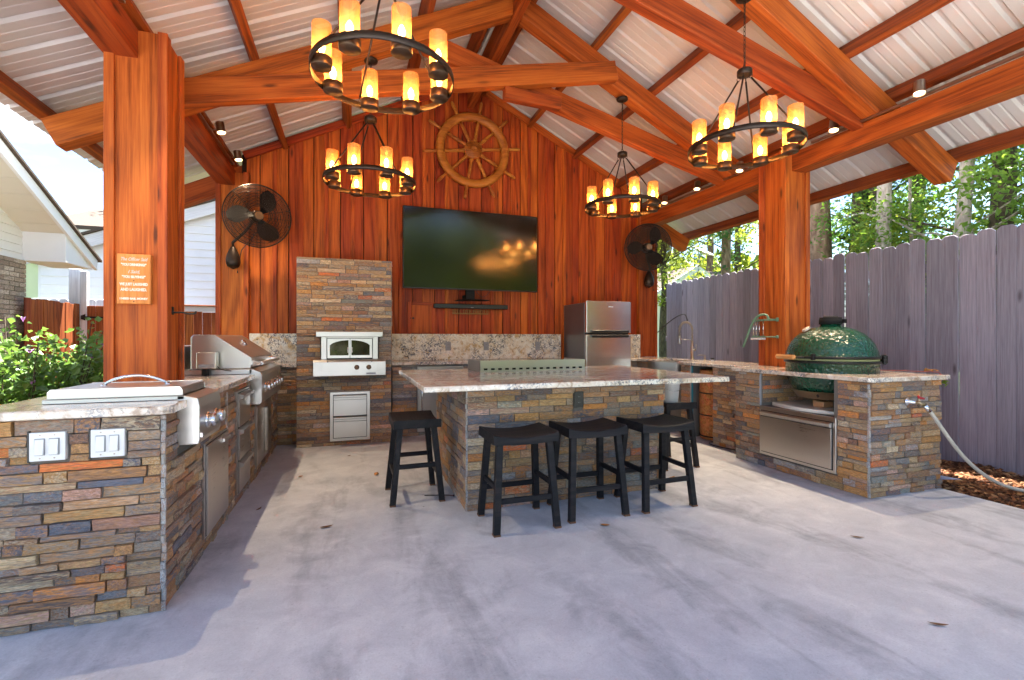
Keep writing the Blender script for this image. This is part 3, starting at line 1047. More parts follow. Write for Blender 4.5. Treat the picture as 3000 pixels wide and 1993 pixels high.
# back counter
bc = thing('stone_counter', (1.75, 6.2, 0), 'stone counter along the back wall below the television', 'counter')
b = B(); b.box(0.475, 2.93, 5.962, 6.43, 0, ZB - .003); b.build('counter_core', 'mortar', bc)
lst = stone_list('x', 0.475, 2.93, 5.962, -1, 0, ZB - .004, [(0.775, 1.365, 0.04, 0.865)], (0.034, 0.052), (0.10, 0.25), 41, (0.006, 0.020))
lst.sort(key=lambda t: (t[0][0] > 1.2, -t[0][2]))
place_stones(bc, lst, 42, 190)
b = B(); b.box(0.466, 2.95, 5.915, 6.447, ZB, ZT); b.build('granite_top', 'granite', bc, 0.006, 2)
b = B(); b.box(0.468, 2.945, WALL_Y - .050, WALL_Y - .022, ZT + .001, 1.272); b.build('granite_splash', 'granite_wild', bc, 0.002, 1)

# island
isl = thing('kitchen_island', (1.59, 3.75, 0), 'stone clad island with wide granite bar top in the middle', 'island')
b = B(); b.box(0.772, 2.405, 3.249, 4.45, 0, ZB - .003); b.build('island_core', 'mortar', isl)
IS = stone_list('x', 0.772, 2.405, 3.249, -1, 0, ZB - .004, [(1.592, 1.676, 0.684, 0.818)], (0.038, 0.062), (0.08, 0.22), 51, (0.004, 0.018))
IS2 = stone_list('y', 3.249, 4.45, 0.772, -1, 0, ZB - .004, (), (0.038, 0.062), (0.08, 0.22), 52, (0.004, 0.018))
IS2.sort(key=lambda t: t[0][1])
place_stones(isl, IS + IS2, 53, 298)
place_stones(isl, stone_list('y', 3.249, 4.45, 2.405, 1, 0, ZB - .004, (), (0.05, 0.06), (0.18, 0.3), 54), 54, 0)
corner_stack(isl, 0.768, 3.250, seed=84, w=.011)
b = B(); b.box(0.42, 2.76, 2.905, 4.50, ZB, ZT); b.build('granite_top', 'granite', isl, 0.006, 2)

# right counter
rc = thing('stone_counter', (4.1, 4.2, 0), 'right hand stone counter holding the green egg cooker and sink', 'counter')
b = B()
b.box(3.725, 4.535, 2.525, 2.80, 0, ZB - .003)
b.box(3.725, 4.535, 3.515, 3.83, 0, ZB - .003)
b.box(3.725, 4.535, 2.80, 3.515, 0, 0.572)
b.box(4.44, 4.535, 2.80, 3.515, 0.572, ZB - .003)
b.box(3.945, 4.56, 3.83, 4.40, 0, ZB - .003)
b.box(3.965, 4.56, 4.80, 4.98, 0, ZB - .003)
b.box(4.40, 4.56, 4.40, 4.80, 0, ZB - .003)
b.box(3.965, 4.56, 5.62, 6.36, 0, ZB - .003)
b.box(3.70, 3.965, 5.95, 6.36, 0, ZB - .003)
b.box(4.02, 4.56, 4.98, 5.62, 0, 0.62)
b.build('counter_core', 'mortar', rc)
EH = [(2.765, 3.525, 0.115, 0.905)]
sl = stone_list('x', 3.725, 4.535, 2.525, -1, 0, ZB - .004, (), (0.027, 0.054), (0.06, 0.20), 61, (0.004, 0.030))
sl += stone_list('y', 2.525, 3.83, 3.725, -1, 0, ZB - .004, EH, (0.027, 0.054), (0.06, 0.20), 62, (0.004, 0.028))
sl += stone_list('y', 3.85, 4.40, 3.945, -1, 0, ZB - .004, (), (0.036, 0.050), (0.08, 0.20), 63, (0.005, 0.022))
sl += stone_list('y', 4.80, 4.98, 3.965, -1, 0, ZB - .004, (), (0.036, 0.050), (0.08, 0.18), 64, (0.005, 0.020))
place_stones(rc, sl, 66, 298)
sl = stone_list('x', 3.73, 4.44, 3.513, -1, 0.60, ZB - .004, (), (0.036, 0.050), (0.08, 0.20), 65, (0.004, 0.012))
sl += stone_list('y', 2.80, 3.50, 4.438, -1, 0.60, ZB - .004, (), (0.036, 0.050), (0.08, 0.20), 67, (0.004, 0.012))
sl += stone_list('x', 3.70, 3.965, 5.95, -1, 0.0, ZB - .004, (), (0.036, 0.050), (0.08, 0.20), 68, (0.004, 0.012))
sl += stone_list('y', 5.62, 5.95, 3.965, -1, 0, ZB - .004, (), (0.036, 0.050), (0.08, 0.20), 69, (0.005, 0.015))
place_stones(rc, sl, 70, 0)
corner_stack(rc, 3.717, 2.525, seed=85, w=.015)
for yy in (3.520,):
    b = B(); b.box(3.712, 3.726, yy, yy + .016, 0.575, ZB - .006); b.build('edge_strip', 'grout', rc)
b = B(); b.box(3.948, 3.966, 4.782, 4.799, 0, ZB - .004); b.build('edge_strip', 'grout', rc)
b = B(); b.box(3.952, 3.966, 4.765, 4.781, 0, ZB - .004); b.build('tape_strip', 'teal', rc)
b = B()
ring_c = (4.075, 3.10); RO = 0.372
poly = [(3.715, 2.475), (4.59, 2.475), (4.59, 4.99), (4.59, 6.37), (3.72, 6.37), (3.72, 5.905), (3.93, 5.905), (3.93, 5.64), (4.35, 5.64), (4.35, 4.98), (3.925, 4.98), (3.925, 3.86), (3.685, 3.86), (3.685, 2.505)]
b.prism(poly, ZB, ZT, 'z')
b.build('granite_top', 'granite', rc, 0.006, 2)
b = B(); b.box(3.70, 4.27, 6.33, 6.355, ZT + .001, 1.272); b.build('granite_splash', 'granite_wild', rc, 0.002, 1)

# ------------------------------------------------------------------ left counter appliances
# flat top griddle with lid
gt = thing('griddle', (-1.03, 2.87, ZT), 'low stainless flat top griddle under a handled lid, front of left counter', 'griddle')
b = B(); b.box(-1.31, -0.765, 2.678, 3.068, ZT + .001, 0.940); b.build('base_tray', 'steel', gt, 0.002, 1)
b = B()
b.prism([(-1.295, .941), (-0.772, .941), (-0.772, .968), (-0.784, .986), (-1.283, .986), (-1.295, .972)], 2.684, 2.694, 'y')
b.prism([(-1.295, .941), (-0.772, .941), (-0.772, .968), (-0.784, .986), (-1.283, .986), (-1.295, .972)], 3.050, 3.060, 'y')
b.box(-1.29, -0.778, 2.694, 3.050, .972, .982)
b.box(-0.786, -0.776, 2.694, 3.050, .942, .972)
b.box(-1.294, -1.284, 2.694, 3.050, .942, .972)
b.build('lid', 'steel', gt, 0.0015, 1)
b = B()
pts = []
for i in range(17):
    t = i / 16
    pts.append((-1.16 + .27 * t, 2.87, .984 + .046 * math.sin(math.pi * t) ** 0.7))
b.tube(pts, 0.0075, 10)
b.cyl((-1.16, 2.87, .982), (-1.16, 2.87, .990), .016, .010)
b.cyl((-0.89, 2.87, .982), (-0.89, 2.87, .990), .016, .010)
b.build('lid_handle', 'chrome', gt)
b = B()
b.prism([(-0.795, .700), (-0.706, .700), (-0.700, .725), (-0.700, .880), (-0.708, .925), (-0.765, .940), (-0.795, .940)], 2.678, 3.068, 'y')
b.build('control_panel', 'steel_y', gt, 0.003, 1)
for yy in (2.80, 2.95):
    b = B()
    b.lathe([(0.040, -0.700), (0.040, -0.692), (0.036, -0.688)], (0, yy, .80), 24, 'x')
    k = b.build('knob', 'chrome', gt)
    b = B()
    b.lathe([(0.033, -0.690), (0.033, -0.664), (0.026, -0.655)], (0, yy, .80), 24, 'x')
    b.build('knob_cap', 'chrome', k)
b = B(); b.box(-0.705, -0.693, 2.70, 2.722, .728, .752); b.build('igniter_button', 'chrome', gt, 0.002, 1)

# access door below the griddle
ad = thing('access_door', (-0.79, 3.32, 0.09), 'plain stainless access door below the griddle', 'door')
b = B(); b.box(-0.802, -0.776, 3.066, 3.575, .088, .625); b.build('frame', 'steel_soft', ad, 0.002, 1)
b = B(); b.box(-0.7765, -0.7745, 3.076, 3.565, .099, .614); b.build('painted_shadow_gap', 'black', ad)  # black sheet paints the shade around the door panel
b = B(); b.box(-0.776, -0.766, 3.082, 3.558, .106, .607); b.build('door_panel', 'steel_soft', ad, 0.002, 1)
b = B(); b.prism([(-0.766, .56), (-0.750, .565), (-0.750, .585), (-0.766, .59)], 3.40, 3.55, 'y'); b.build('finger_pull', 'steel', ad, 0.002, 1)

# three drawer unit
dr = thing('drawer_unit', (-0.79, 4.08, 0.08), 'narrow stainless stack of three drawers in the left counter', 'drawers')
b = B(); b.box(-0.802, -0.778, 3.878, 4.282, .078, .828); b.build('frame', 'steel_soft', dr, 0.002, 1)
b = B(); b.box(-0.7785, -0.7765, 3.887, 4.273, .087, .820); b.build('painted_shadow_gap', 'black', dr)  # black sheet paints the shade between the drawer fronts
for z0, z1 in ((.095, .315), (.328, .556), (.569, .812)):
    b = B(); b.box(-0.778, -0.766, 3.895, 4.265, z0, z1); d = b.build('drawer_front', 'steel_soft', dr, 0.002, 1)
    b = B(); b.prism([(-0.766, z1 - .045), (-0.742, z1 - .035), (-0.738, z1 - .010), (-0.766, z1 - .004)], 3.90, 4.26, 'y'); b.build('drawer_handle', 'steel_y', d, 0.002, 1)

# gas grill
gr = thing('gas_grill', (-1.0, 4.92, ZT), 'built-in stainless gas grill with sloping hood and knob row', 'grill')
b = B(); b.box(-1.36, -0.775, 4.385, 5.465, ZT + .001, .962); b.build('grill_base', 'steel', gr, 0.003, 1)
b = B(); b.box(-1.345, -1.255, 4.40, 5.45, .963, 1.155); b.build('rear_housing', 'steel', gr, 0.004, 1)
HP = [(-1.215, .965), (-0.790, .965), (-0.780, 1.055), (-1.030, 1.232), (-1.050, 1.244), (-1.195, 1.244), (-1.215, 1.225)]
b = B(); b.prism(HP, 4.405, 5.445, 'y'); b.build('hood', 'steel_y', gr, 0.006, 2)
b = B()
b.tube([(-0.715, 4.46, 1.005), (-0.715, 5.40, 1.005)], 0.015, 12)
b.build('hood_handle', 'steel_y', gr)
for yy in (4.47, 5.38):
    b = B(); b.prism([(-0.785, .985), (-0.720, .990), (-0.705, 1.005), (-0.720, 1.020), (-0.785, 1.03)], yy - .02, yy + .02, 'y'); b.build('handle_bracket', 'chrome', gr, 0.004, 2)
b = B(); b.lathe([(0.001, 0.0), (.036, 0), (.036, .012), (.028, .018), (.001, .018)], (0, 0, 0), 20); tg = b.build('thermometer', 'chrome', gr, local=True)
tg.location = Vector((-0.935, 4.92, 1.167)) - wloc(gr); tg.rotation_euler = (0, R(55), 0)
b = B()
b.prism([(-0.795, .668), (-0.712, .668), (-0.700, .69), (-0.700, .905), (-0.712, .935), (-0.774, .963), (-0.795, .963)], 4.385, 5.465, 'y')
b.build('control_panel', 'steel_y', gr, 0.003, 1)
for i in range(6):
    yy = 4.52 + i * 0.155
    b = B(); b.lathe([(0.042, -0.700), (0.042, -0.690), (0.036, -0.686)], (0, yy, .80), 20, 'x'); k = b.build('knob', 'chrome', gr)
    b = B(); b.lathe([(0.030, -0.688), (0.030, -0.660), (0.024, -0.652)], (0, yy, .80), 20, 'x'); b.build('knob_cap', 'chrome', k)
b = B(); b.box(-0.70, -0.694, 5.38, 5.43, .74, .90); b.build('maker_plate', 'brass', gr, 0.002, 1)
b = B(); b.box(-1.145, -1.010, 4.285, 4.375, .975, 1.105); rm = b.build('rotisserie_motor', 'steel', gr, 0.006, 2)
b = B(); b.box(-1.13, -1.025, 4.279, 4.284, .985, 1.012); b.build('rating_label', 'grey_plastic', rm)
b = B(); b.tube([(-1.02, 4.33, 1.0), (-0.99, 4.33, .97), (-0.96, 4.35, .958), (-0.92, 4.365, .95)], 0.004, 6); b.build('power_cord', 'black', rm)
b = B(); b.box(-1.11, -1.07, 4.29, 4.34, ZT + .002, .972); b.build('motor_bracket', 'black_iron', gr, 0.002, 1)

gd = thing('grill_door', (-0.79, 4.96, 0.09), 'pair of dark stainless cabinet doors below the gas grill', 'door')
b = B(); b.box(-0.802, -0.780, 4.57, 5.355, .088, .640); b.build('frame', 'steel_soft', gd, 0.002, 1)
b = B(); b.box(-0.7805, -0.7785, 4.578, 5.347, .096, .632); b.build('painted_shadow_gap', 'black', gd)  # black sheet paints the shade between the door leaves
for y0, y1, hy in ((4.585, 4.955, 4.935), (4.97, 5.34, 4.99)):
    b = B(); b.box(-0.780, -0.768, y0, y1, .103, .625); d = b.build('door_leaf', 'steel_soft', gd, 0.002, 1)
    b = B(); b.box(-0.768, -0.744, hy - .010, hy + .010, .16, .57); b.build('door_pull', 'nickel', d, 0.004, 2)

# ------------------------------------------------------------------ pizza oven and its drawers
po = thing('pizza_oven', (-0.01, 5.7, 0.79), 'white stainless pizza oven with arched double glass doors in the stone column', 'oven')
b = B(); b.box(-0.362, 0.342, 5.575, 5.735, 1.231, 1.288); b.build('hood_bar', 'steel_white', po, 0.004, 2)
b = B()
b.box(-0.313, -0.257, 5.625, 5.735, .976, 1.231); b.box(0.235, 0.291, 5.625, 5.735, .976, 1.231)
b.box(-0.257, 0.235, 5.66, 5.735, 1.214, 1.231)
b.build('side_posts', 'steel_white', po, 0.002, 1)
b = B(); b.box(-0.257, 0.235, 5.655, 5.735, .976, 1.213); b.build('firebox', 'black_iron', po)
for s, x0, x1 in ((-1, -0.250, -0.014), (1, -0.008, 0.228)):
    b = B()
    # door leaf with an arched window opening, built as a strip of quads around the opening
    N = 10
    xin0, xin1 = (x0 + .026, x1 - .012) if s < 0 else (x0 + .012, x1 - .026)
    zlo, zbase, zarc = 1.022, 1.130, 0.064
    def arch(x):
        t = (x + 0.011) / 0.215
        return zbase + zarc * max(0.0, 1 - t * t) ** 0.6
    yF, yB = 5.638, 5.652
    top = 1.210; bot = .992
    for i in range(N):
        xa = xin0 + (xin1 - xin0) * i / N; xb = xin0 + (xin1 - xin0) * (i + 1) / N
        b.prism([(xa, arch(xa)), (xb, arch(xb)), (xb, top), (xa, top)], yF, yB, 'y')
    b.box(x0, xin0, yF, yB, bot, top); b.box(xin1, x1, yF, yB, bot, top); b.box(xin0, xin1, yF, yB, bot, zlo)
    d = b.build('glass_door', 'steel_white', po)
    b = B()
    for i in range(N):
        xa = xin0 + (xin1 - xin0) * i / N; xb = xin0 + (xin1 - xin0) * (i + 1) / N
        b.add([(xa, 5.646, zlo), (xb, 5.646, zlo), (xb, 5.646, arch(xb)), (xa, 5.646, arch(xa))], [(0, 1, 2, 3)])
    b.build('window_glass', 'oven_glass', d)
    hx = x1 - .02 if s < 0 else x0 + .02
    b = B(); b.cyl((hx, 5.638, 1.10), (hx, 5.605, 1.10), .007); b.tube([(hx, 5.605, 1.115), (hx, 5.600, 1.08), (hx, 5.607, 1.055)], .007, 8); b.build('door_knob', 'chrome', d)
b = B()
b.prism([(5.52, .800), (5.735, .792), (5.735, .976), (5.545, .976), (5.52, .955)], -0.390, 0.372, 'x')
b.build('control_box', 'steel_white', po, 0.004, 2)
b = B(); b.box(-0.300, 0.284, 5.512, 5.519, .850, .946); b.build('control_strip', 'steel_white', po, 0.001, 1)
for xx in (0.060, 0.188):
    b = B(); b.lathe([(.027, 5.512), (.027, 5.506), (.023, 5.504), (.022, 5.478), (.016, 5.472)], (xx, 0, .893), 22, 'y'); b.build('knob', 'bronze_edge', po)
b = B(); b.box(0.160, 0.262, 5.511, 5.519, .812, .832); b.build('maker_plate', 'grey_plastic', po, 0.001, 1)
for xx in (-0.24, 0.22):
    b = B(); b.cyl((xx, 5.519, .957), (xx, 5.514, .957), .006); b.build('screw', 'black_iron', po)

od = thing('drawer_unit', (-0.01, 5.7, 0.055), 'bright two drawer stainless unit below the pizza oven', 'drawers')
b = B(); b.box(-0.226, 0.208, 5.683, 5.73, .052, .608); b.build('frame', 'steel_white', od, 0.003, 1)
b = B(); b.box(-0.192, 0.174, 5.6815, 5.684, .085, .578); b.build('painted_shadow_gap', 'black', od)  # black sheet painted in as the shaded reveal behind the drawers
for z0, z1 in ((.092, .328), (.338, .572)):
    b = B(); b.box(-0.186, 0.168, 5.672, 5.683, z0, z1 - .055); d = b.build('drawer_front', 'steel_white', od, 0.002, 1)
    b = B()
    b.box(-0.186, 0.168, 5.676, 5.683, z1 - .053, z1 - .030)
    b.prism([(5.683, z1 - .028), (5.660, z1 - .024), (5.660, z1 - .008), (5.683, z1)], -0.186, 0.168, 'x')
    b.build('finger_pull', 'steel_white', d, 0.001, 1)

# undercounter cooler in the back counter
uf = thing('wine_cooler', (1.07, 5.95, 0.05), 'undercounter stainless refrigerator below the back counter behind the island end', 'refrigerator')
b = B(); b.box(0.78, 1.36, 5.93, 6.35, .05, .862); b.build('cabinet', 'steel_z', uf, 0.003, 1)
b = B(); b.box(0.785, 1.355, 5.895, 5.929, .12, .855); b.build('door', 'steel_z', uf, 0.004, 2)
b = B(); b.tube([(0.83, 5.86, .22), (0.83, 5.86, .78)], .012, 10); b.cyl((.83, 5.895, .25), (.83, 5.86, .25), .008); b.cyl((.83, 5.895, .75), (.83, 5.86, .75), .008); b.build('door_handle', 'chrome', uf)

# refrigerator
rf = thing('refrigerator', (3.34, 6.1, 0), 'stainless top freezer refrigerator standing against the back wall', 'refrigerator')
b = B(); b.box(3.0, 3.685, 5.765, 6.42, 0.03, 1.700); b.build('cabinet', simple('grey_enamel_side', (0.20, 0.185, 0.19), 0.32, 0.6), rf, 0.006, 2)
b = B(); b.box(3.0, 3.69, 5.700, 5.755, 1.288, 1.722); d1 = b.build('freezer_door', 'steel_fridge', rf, 0.006, 2)
b = B(); b.box(3.0, 3.69, 5.700, 5.755, 0.09, 1.266); d2 = b.build('fridge_door', 'steel_fridge', rf, 0.006, 2)
b = B(); b.box(3.005, 3.685, 5.756, 5.764, .10, 1.71); b.build('door_seal', 'black', rf)
b = B(); b.prism([(5.70, 1.292), (5.672, 1.292), (5.664, 1.300), (5.668, 1.322), (5.70, 1.326)], 3.07, 3.64, 'x'); b.build('handle', 'black', d1, 0.003, 1)
b = B(); b.prism([(5.70, 1.262), (5.672, 1.262), (5.664, 1.250), (5.668, 1.226), (5.70, 1.222)], 3.07, 3.64, 'x'); b.build('handle', 'black', d2, 0.003, 1)
b = B(); b.box(3.335, 3.405, 5.6975, 5.7003, 1.640, 1.652); b.build('maker_badge', 'white_plastic', d1)
for xx in (3.05, 3.63):
    b = B(); b.cyl((xx, 5.82, 0), (xx, 5.82, .03), .02); b.build('foot', 'black', rf)

# ------------------------------------------------------------------ outlets and switches
def wall_plate(x, z, y, mat, label, group=None, w=.076, h=.118, dark=False):
    t = thing('wall_outlet', (x, y, z), label, 'outlet', group)
    b = B(); b.box(x - w / 2, x + w / 2, y - .006, y, z - h / 2, z + h / 2); b.build('cover_plate', mat, t, 0.002, 2)
    for dz in (-.022, .022):
        b = B(); b.lathe([(.0165, y - .009), (.0165, y - .0055)], (x, 0, z + dz), 18, 'y'); s_ = b.build('socket', mat, t)
        b = B()
        for dx in (-.006, .006): b.box(x + dx - .001, x + dx + .001, y - .0095, y - .0088, z + dz - .003, z + dz + .006)
        b.build('slot', 'black' if not dark else 'grey_plastic', s_)
    return t
ys = WALL_Y - .050
wall_plate(1.257, 1.105, ys, 'grey_plastic', 'grey outlet on the granite splash, leftmost of three', 'splash outlets')
wall_plate(1.796, 1.103, ys, 'grey_plastic', 'grey outlet on the granite splash, middle of three', 'splash outlets')
wall_plate(2.575, 1.103, ys, 'grey_plastic', 'grey outlet on the granite splash, rightmost of three by the refrigerator', 'splash outlets')
wall_plate(1.634, .751, 3.232, 'black', 'black outlet in the stone front of the island', None, .076, .122, True)

def switch_plate(xc, label):
    y = 2.484
    t = thing('switch_plate', (xc, y, .768), label, 'switch', 'switch plates on the left counter')
    b = B(); b.box(xc - .060, xc + .060, y - .007, y + .018, .709, .828); b.build('cover_plate', 'white_plastic', t, 0.003, 2)
    for dx in (-.024, .024):
        b = B(); b.box(xc + dx - .0175, xc + dx + .0175, y - .010, y - .0075, .733, .803); f = b.build('rocker_frame', 'grey_plastic', t, 0.001, 1)
        b = B(); b.prism([(y - .0105, .736), (y - .0105, .800), (y - .013, .800), (y - .019, .736)], xc + dx - .015, xc + dx + .015, 'x'); b.build('rocker', 'white_plastic', f, 0.001, 1)
        for zz in (.721, .816):
            b = B(); b.cyl((xc + dx, y - .007, zz), (xc + dx, y - .0085, zz), .0035, None, 10); b.build('screw', 'nickel', t)
    b = B(); b.box(xc - .067, xc - .061, y - .004, y + .02, .705, .834); b.build('side_lip', 'black', t)
switch_plate(-1.193, 'white double rocker switch at the far left of the counter front')
switch_plate(-0.988, 'white double rocker switch nearer the counter corner')

# ------------------------------------------------------------------ griddle on the island
ig = thing('griddle', (1.58, 4.24, ZT), 'wide stainless griddle with slotted backguard on the island top', 'griddle')
b = B()
# slotted front guard facing the camera, built around its slots
nsl = 15; x0, x1 = 1.07, 2.09; yF, yB = 4.005, 4.012
sw = 0.036; pitch = (x1 - x0 - .03) / nsl
zs0, zs1 = .934, .951
b.box(x0, x1, yF, yB, ZT + .001, zs0); b.box(x0, x1, yF, yB, zs1, 1.018)
xp = x0
for i in range(nsl):
    cx = x0 + .030 + pitch * (i + .30)
    b.box(xp, cx - sw / 2, yF, yB, zs0, zs1); xp = cx + sw / 2
b.box(xp, x1, yF, yB, zs0, zs1)
b.build('front_guard', 'steel', ig)
b = B(); b.box(x0, x1, 4.030, 4.036, ZT + .002, 1.0); b.build('inner_baffle', 'black_iron', ig)
b = B()
b.prism([(4.012, ZT + .001), (4.47, ZT + .001), (4.47, .985), (4.44, 1.016), (4.012, 1.018)], x0, x0 + .008, 'x')
b.build('side_guard', 'steel_y', ig)
b = B()
b.prism([(4.012, ZT + .001), (4.47, ZT + .001), (4.47, .985), (4.44, 1.016), (4.012, 1.018)], x1 - .008, x1, 'x')
b.build('side_guard', 'steel_y', ig)
b = B(); b.box(x0 + .008, x1 - .008, 4.036, 4.46, .955, .966); b.build('cook_plate', 'steel', ig)

# ------------------------------------------------------------------ stools
def stool_parts(t, saddle_flip=1):
    Lx, Ly, zt = 0.44, 0.345, 0.618
    n = 12
    b = B()
    topz = lambda u: zt - 0.026 * (1 - (2 * u - 1) ** 2)
    thick = 0.060
    cols = []
    for i in range(n + 1):
        u = i / n; x = -Lx / 2 + Lx * u
        zb = zt - .062 - 0.010 * (1 - (2 * u - 1) ** 2)
        for y, z in ((-Ly / 2, zb), (-Ly / 2, topz(u) - .006), (-Ly / 2 + .008, topz(u)), (Ly / 2 - .008, topz(u)), (Ly / 2, topz(u) - .006), (Ly / 2, zb)):
            b.v.append((x, y, z))
    for i in range(n):
        for k in range(6):
            a = i * 6 + k; a2 = i * 6 + (k + 1) % 6
            b.f.append((a, a2, a2 + 6, a + 6)); b.sm.append(False)
    b.f.append(tuple(range(6))); b.f.append(tuple(range(n * 6, n * 6 + 6))); b.sm += [False, False]
    b.build('seat', 'wood_black', t, 0, 1, True)
    zs = zt - .066
    ends = {}
    for sx in (-1, 1):
        for sy in (-1, 1):
            p0 = Vector((sx * .170, sy * .125, zs)); p1 = Vector((sx * .205, sy * .180, 0))
            x = (p1 - p0).normalized()
            lg = B(); w = .021
            d = (p1 - p0)
            vs = []
            for p in (p0, p1):
                vs += [(p.x - w, p.y - w, p.z), (p.x + w, p.y - w, p.z), (p.x + w, p.y + w, p.z), (p.x - w, p.y + w, p.z)]
            lg.add(vs, [(0, 3, 2, 1), (4, 5, 6, 7), (0, 1, 5, 4), (1, 2, 6, 5), (2, 3, 7, 6), (3, 0, 4, 7)])
            L = lg.build('leg', 'wood_black', t, 0.003, 1, True)
            lp = lambda z, p0=p0, p1=p1: p0 + (p1 - p0) * ((zs - z) / zs)
            ends[(sx, sy)] = lp
            tip = lp(0.004)
            fb = B(); fb.box(tip.x - w - .0006, tip.x + w + .0006, tip.y - w - .0006, tip.y + w + .0006, .001, .012)
            fb.build('worn_foot', 'wood_worn', L, 0, 1, True)
    def rail(a, c, z):
        p, q = ends[a](z), ends[c](z)
        bm = beam('stretcher', p, q, .018, .034, 'wood_black', None, (0, 0, 1), 0.002)
        bm.parent = t
    rail((-1, -1), (1, -1), .20); rail((-1, 1), (1, 1), .20)
    rail((-1, -1), (-1, 1), .275); rail((1, -1), (1, 1), .275)

st0 = thing('bar_stool', (0, 0, 0), 'black saddle seat stool at the island front, nearest the left corner', 'stool', 'black saddle stools around the island')
stool_parts(st0)
spots = [((1.050, 2.965, 0), R(0.5), None),
         ((1.585, 3.005, 0), R(-0.5), 'black saddle seat stool in the middle of the island front row'),
         ((2.145, 3.000, 0), R(1), 'black saddle seat stool at the right end of the island front row'),
         ((0.462, 3.72, 0), R(90.6), 'black saddle seat stool standing alone at the left end of the island'),
         ((2.90, 3.86, 0), R(91), 'black stool behind the right end of the island with a white bucket on it')]
for i, (loc, rz, lab) in enumerate(spots):
    o = st0 if i == 0 else copy_tree(st0)
    o.location = loc; o.rotation_euler = (0, 0, rz)
    if lab: o['label'] = lab

bk = thing('bucket', (2.91, 3.84, .615), 'small white plastic bucket with rim on the stool behind the island', 'bucket')
b = B(); b.lathe([(.085, .602), (.086, .604), (.098, .77), (.104, .772), (.104, .798), (.099, .800), (.095, .79), (.082, .61), (.001, .608)], (2.91, 3.84, 0), 28); b.build('pail', 'white_plastic', bk)
b = B(); b.tube([(2.91 + .105 * math.cos(a), 3.84 + .105 * math.sin(a), .765 - .05 * math.sin((a - math.pi) / 1) ) for a in [math.pi + math.pi * i / 12 for i in range(13)]], .002, 6); b.build('wire_bail', 'chrome', bk)

# ------------------------------------------------------------------ television, soundbar, plaque, hatch
tv = thing('television', (1.54, 6.15, 1.85), 'large flat black television hanging on the board wall', 'television')
b = B(); b.box(0.620, 2.450, 6.105, 6.150, 1.853, 2.899); b.build('case', 'black', tv, 0.004, 1)
b = B(); b.box(0.630, 2.440, 6.1015, 6.1045, 1.868, 2.889); b.build('screen', 'screen', tv)
b = B(); b.box(1.20, 1.90, 6.150, 6.20, 2.05, 2.60); b.build('rear_housing', 'black', tv, 0.01, 1)
b = B(); b.box(1.45, 1.62, 6.20, WALL_Y - .021, 2.15, 2.50); b.build('wall_mount', 'black_matte', tv, 0.004, 1)
b = B(); b.box(1.455, 1.58, 6.20, 6.235, 1.738, 2.10); b.build('mount_drop', 'black_matte', tv, 0.003, 1)
b = B(); b.box(1.46, 1.57, 6.235, WALL_Y - .021, 1.76, 1.80); b.build('mount_foot', 'black_matte', tv)
b = B(); b.add([(1.33, 6.20, 1.722), (1.44, 6.13, 1.742), (1.79, 6.20, 1.735), (1.79, 6.36, 1.735), (1.33, 6.36, 1.722), (1.33, 6.20, 1.716), (1.44, 6.13, 1.736), (1.79, 6.20, 1.729), (1.79, 6.36, 1.729), (1.33, 6.36, 1.716)], [(0, 1, 2, 3, 4), (9, 8, 7, 6, 5), (0, 5, 6, 1), (1, 6, 7, 2), (2, 7, 8, 3), (3, 8, 9, 4), (4, 9, 5, 0)]); b.build('device_shelf', 'black_matte', tv)
b = B(); b.tube([(1.60 + .2 * t, 6.22, 1.86 - .085 * math.sin(math.pi * t) ) for t in [i / 12 for i in range(13)]], .0035, 6); b.build('cable', 'black', tv)

sb = thing('soundbar', (1.58, 6.38, 1.62), 'long slim black soundbar below the television', 'soundbar')
b = B(); b.box(1.055, 2.10, 6.345, 6.425, 1.622, 1.682); b.build('body', 'black_matte', sb, 0.006, 2)
b = B(); b.box(1.06, 2.095, 6.3425, 6.3448, 1.628, 1.676); b.build('grille_cloth', 'black', sb)
b = B(); b.box(1.56, 1.60, 6.3405, 6.3422, 1.634, 1.640); b.build('maker_badge', 'grey_plastic', sb)

pl = thing('word_plaque', (1.57, 6.41, 1.55), 'small antique gold cut out word plaque below the soundbar', 'plaque')
b = B(); b.box(1.318, 1.826, 6.402, 6.428, 1.548, 1.562); b.build('base_rail', 'gold_letter', pl, 0.002, 1)
b = B()
rr = random.Random(5)
x = 1.325
while x < 1.81:
    w = rr.uniform(.012, .026)
    if not (1.42 < x < 1.47 or 1.57 < x < 1.60):
        k = rr.randint(0, 3); z0, z1 = 1.562, 1.606
        b.box(x, x + .006, 6.41, 6.42, z0, z1)
        if k != 1: b.box(x, x + w, 6.4105, 6.4195, z1 - .007, z1 - .001)
        if k == 2: b.box(x + w - .006, x + w, 6.411, 6.419, z0, z1 - .004)
        if k == 3: b.box(x, x + w, 6.4108, 6.4192, (z0 + z1) / 2 - .003, (z0 + z1) / 2 + .003)
    x += w + .009
b.build('raised_letters', 'gold_letter', pl)

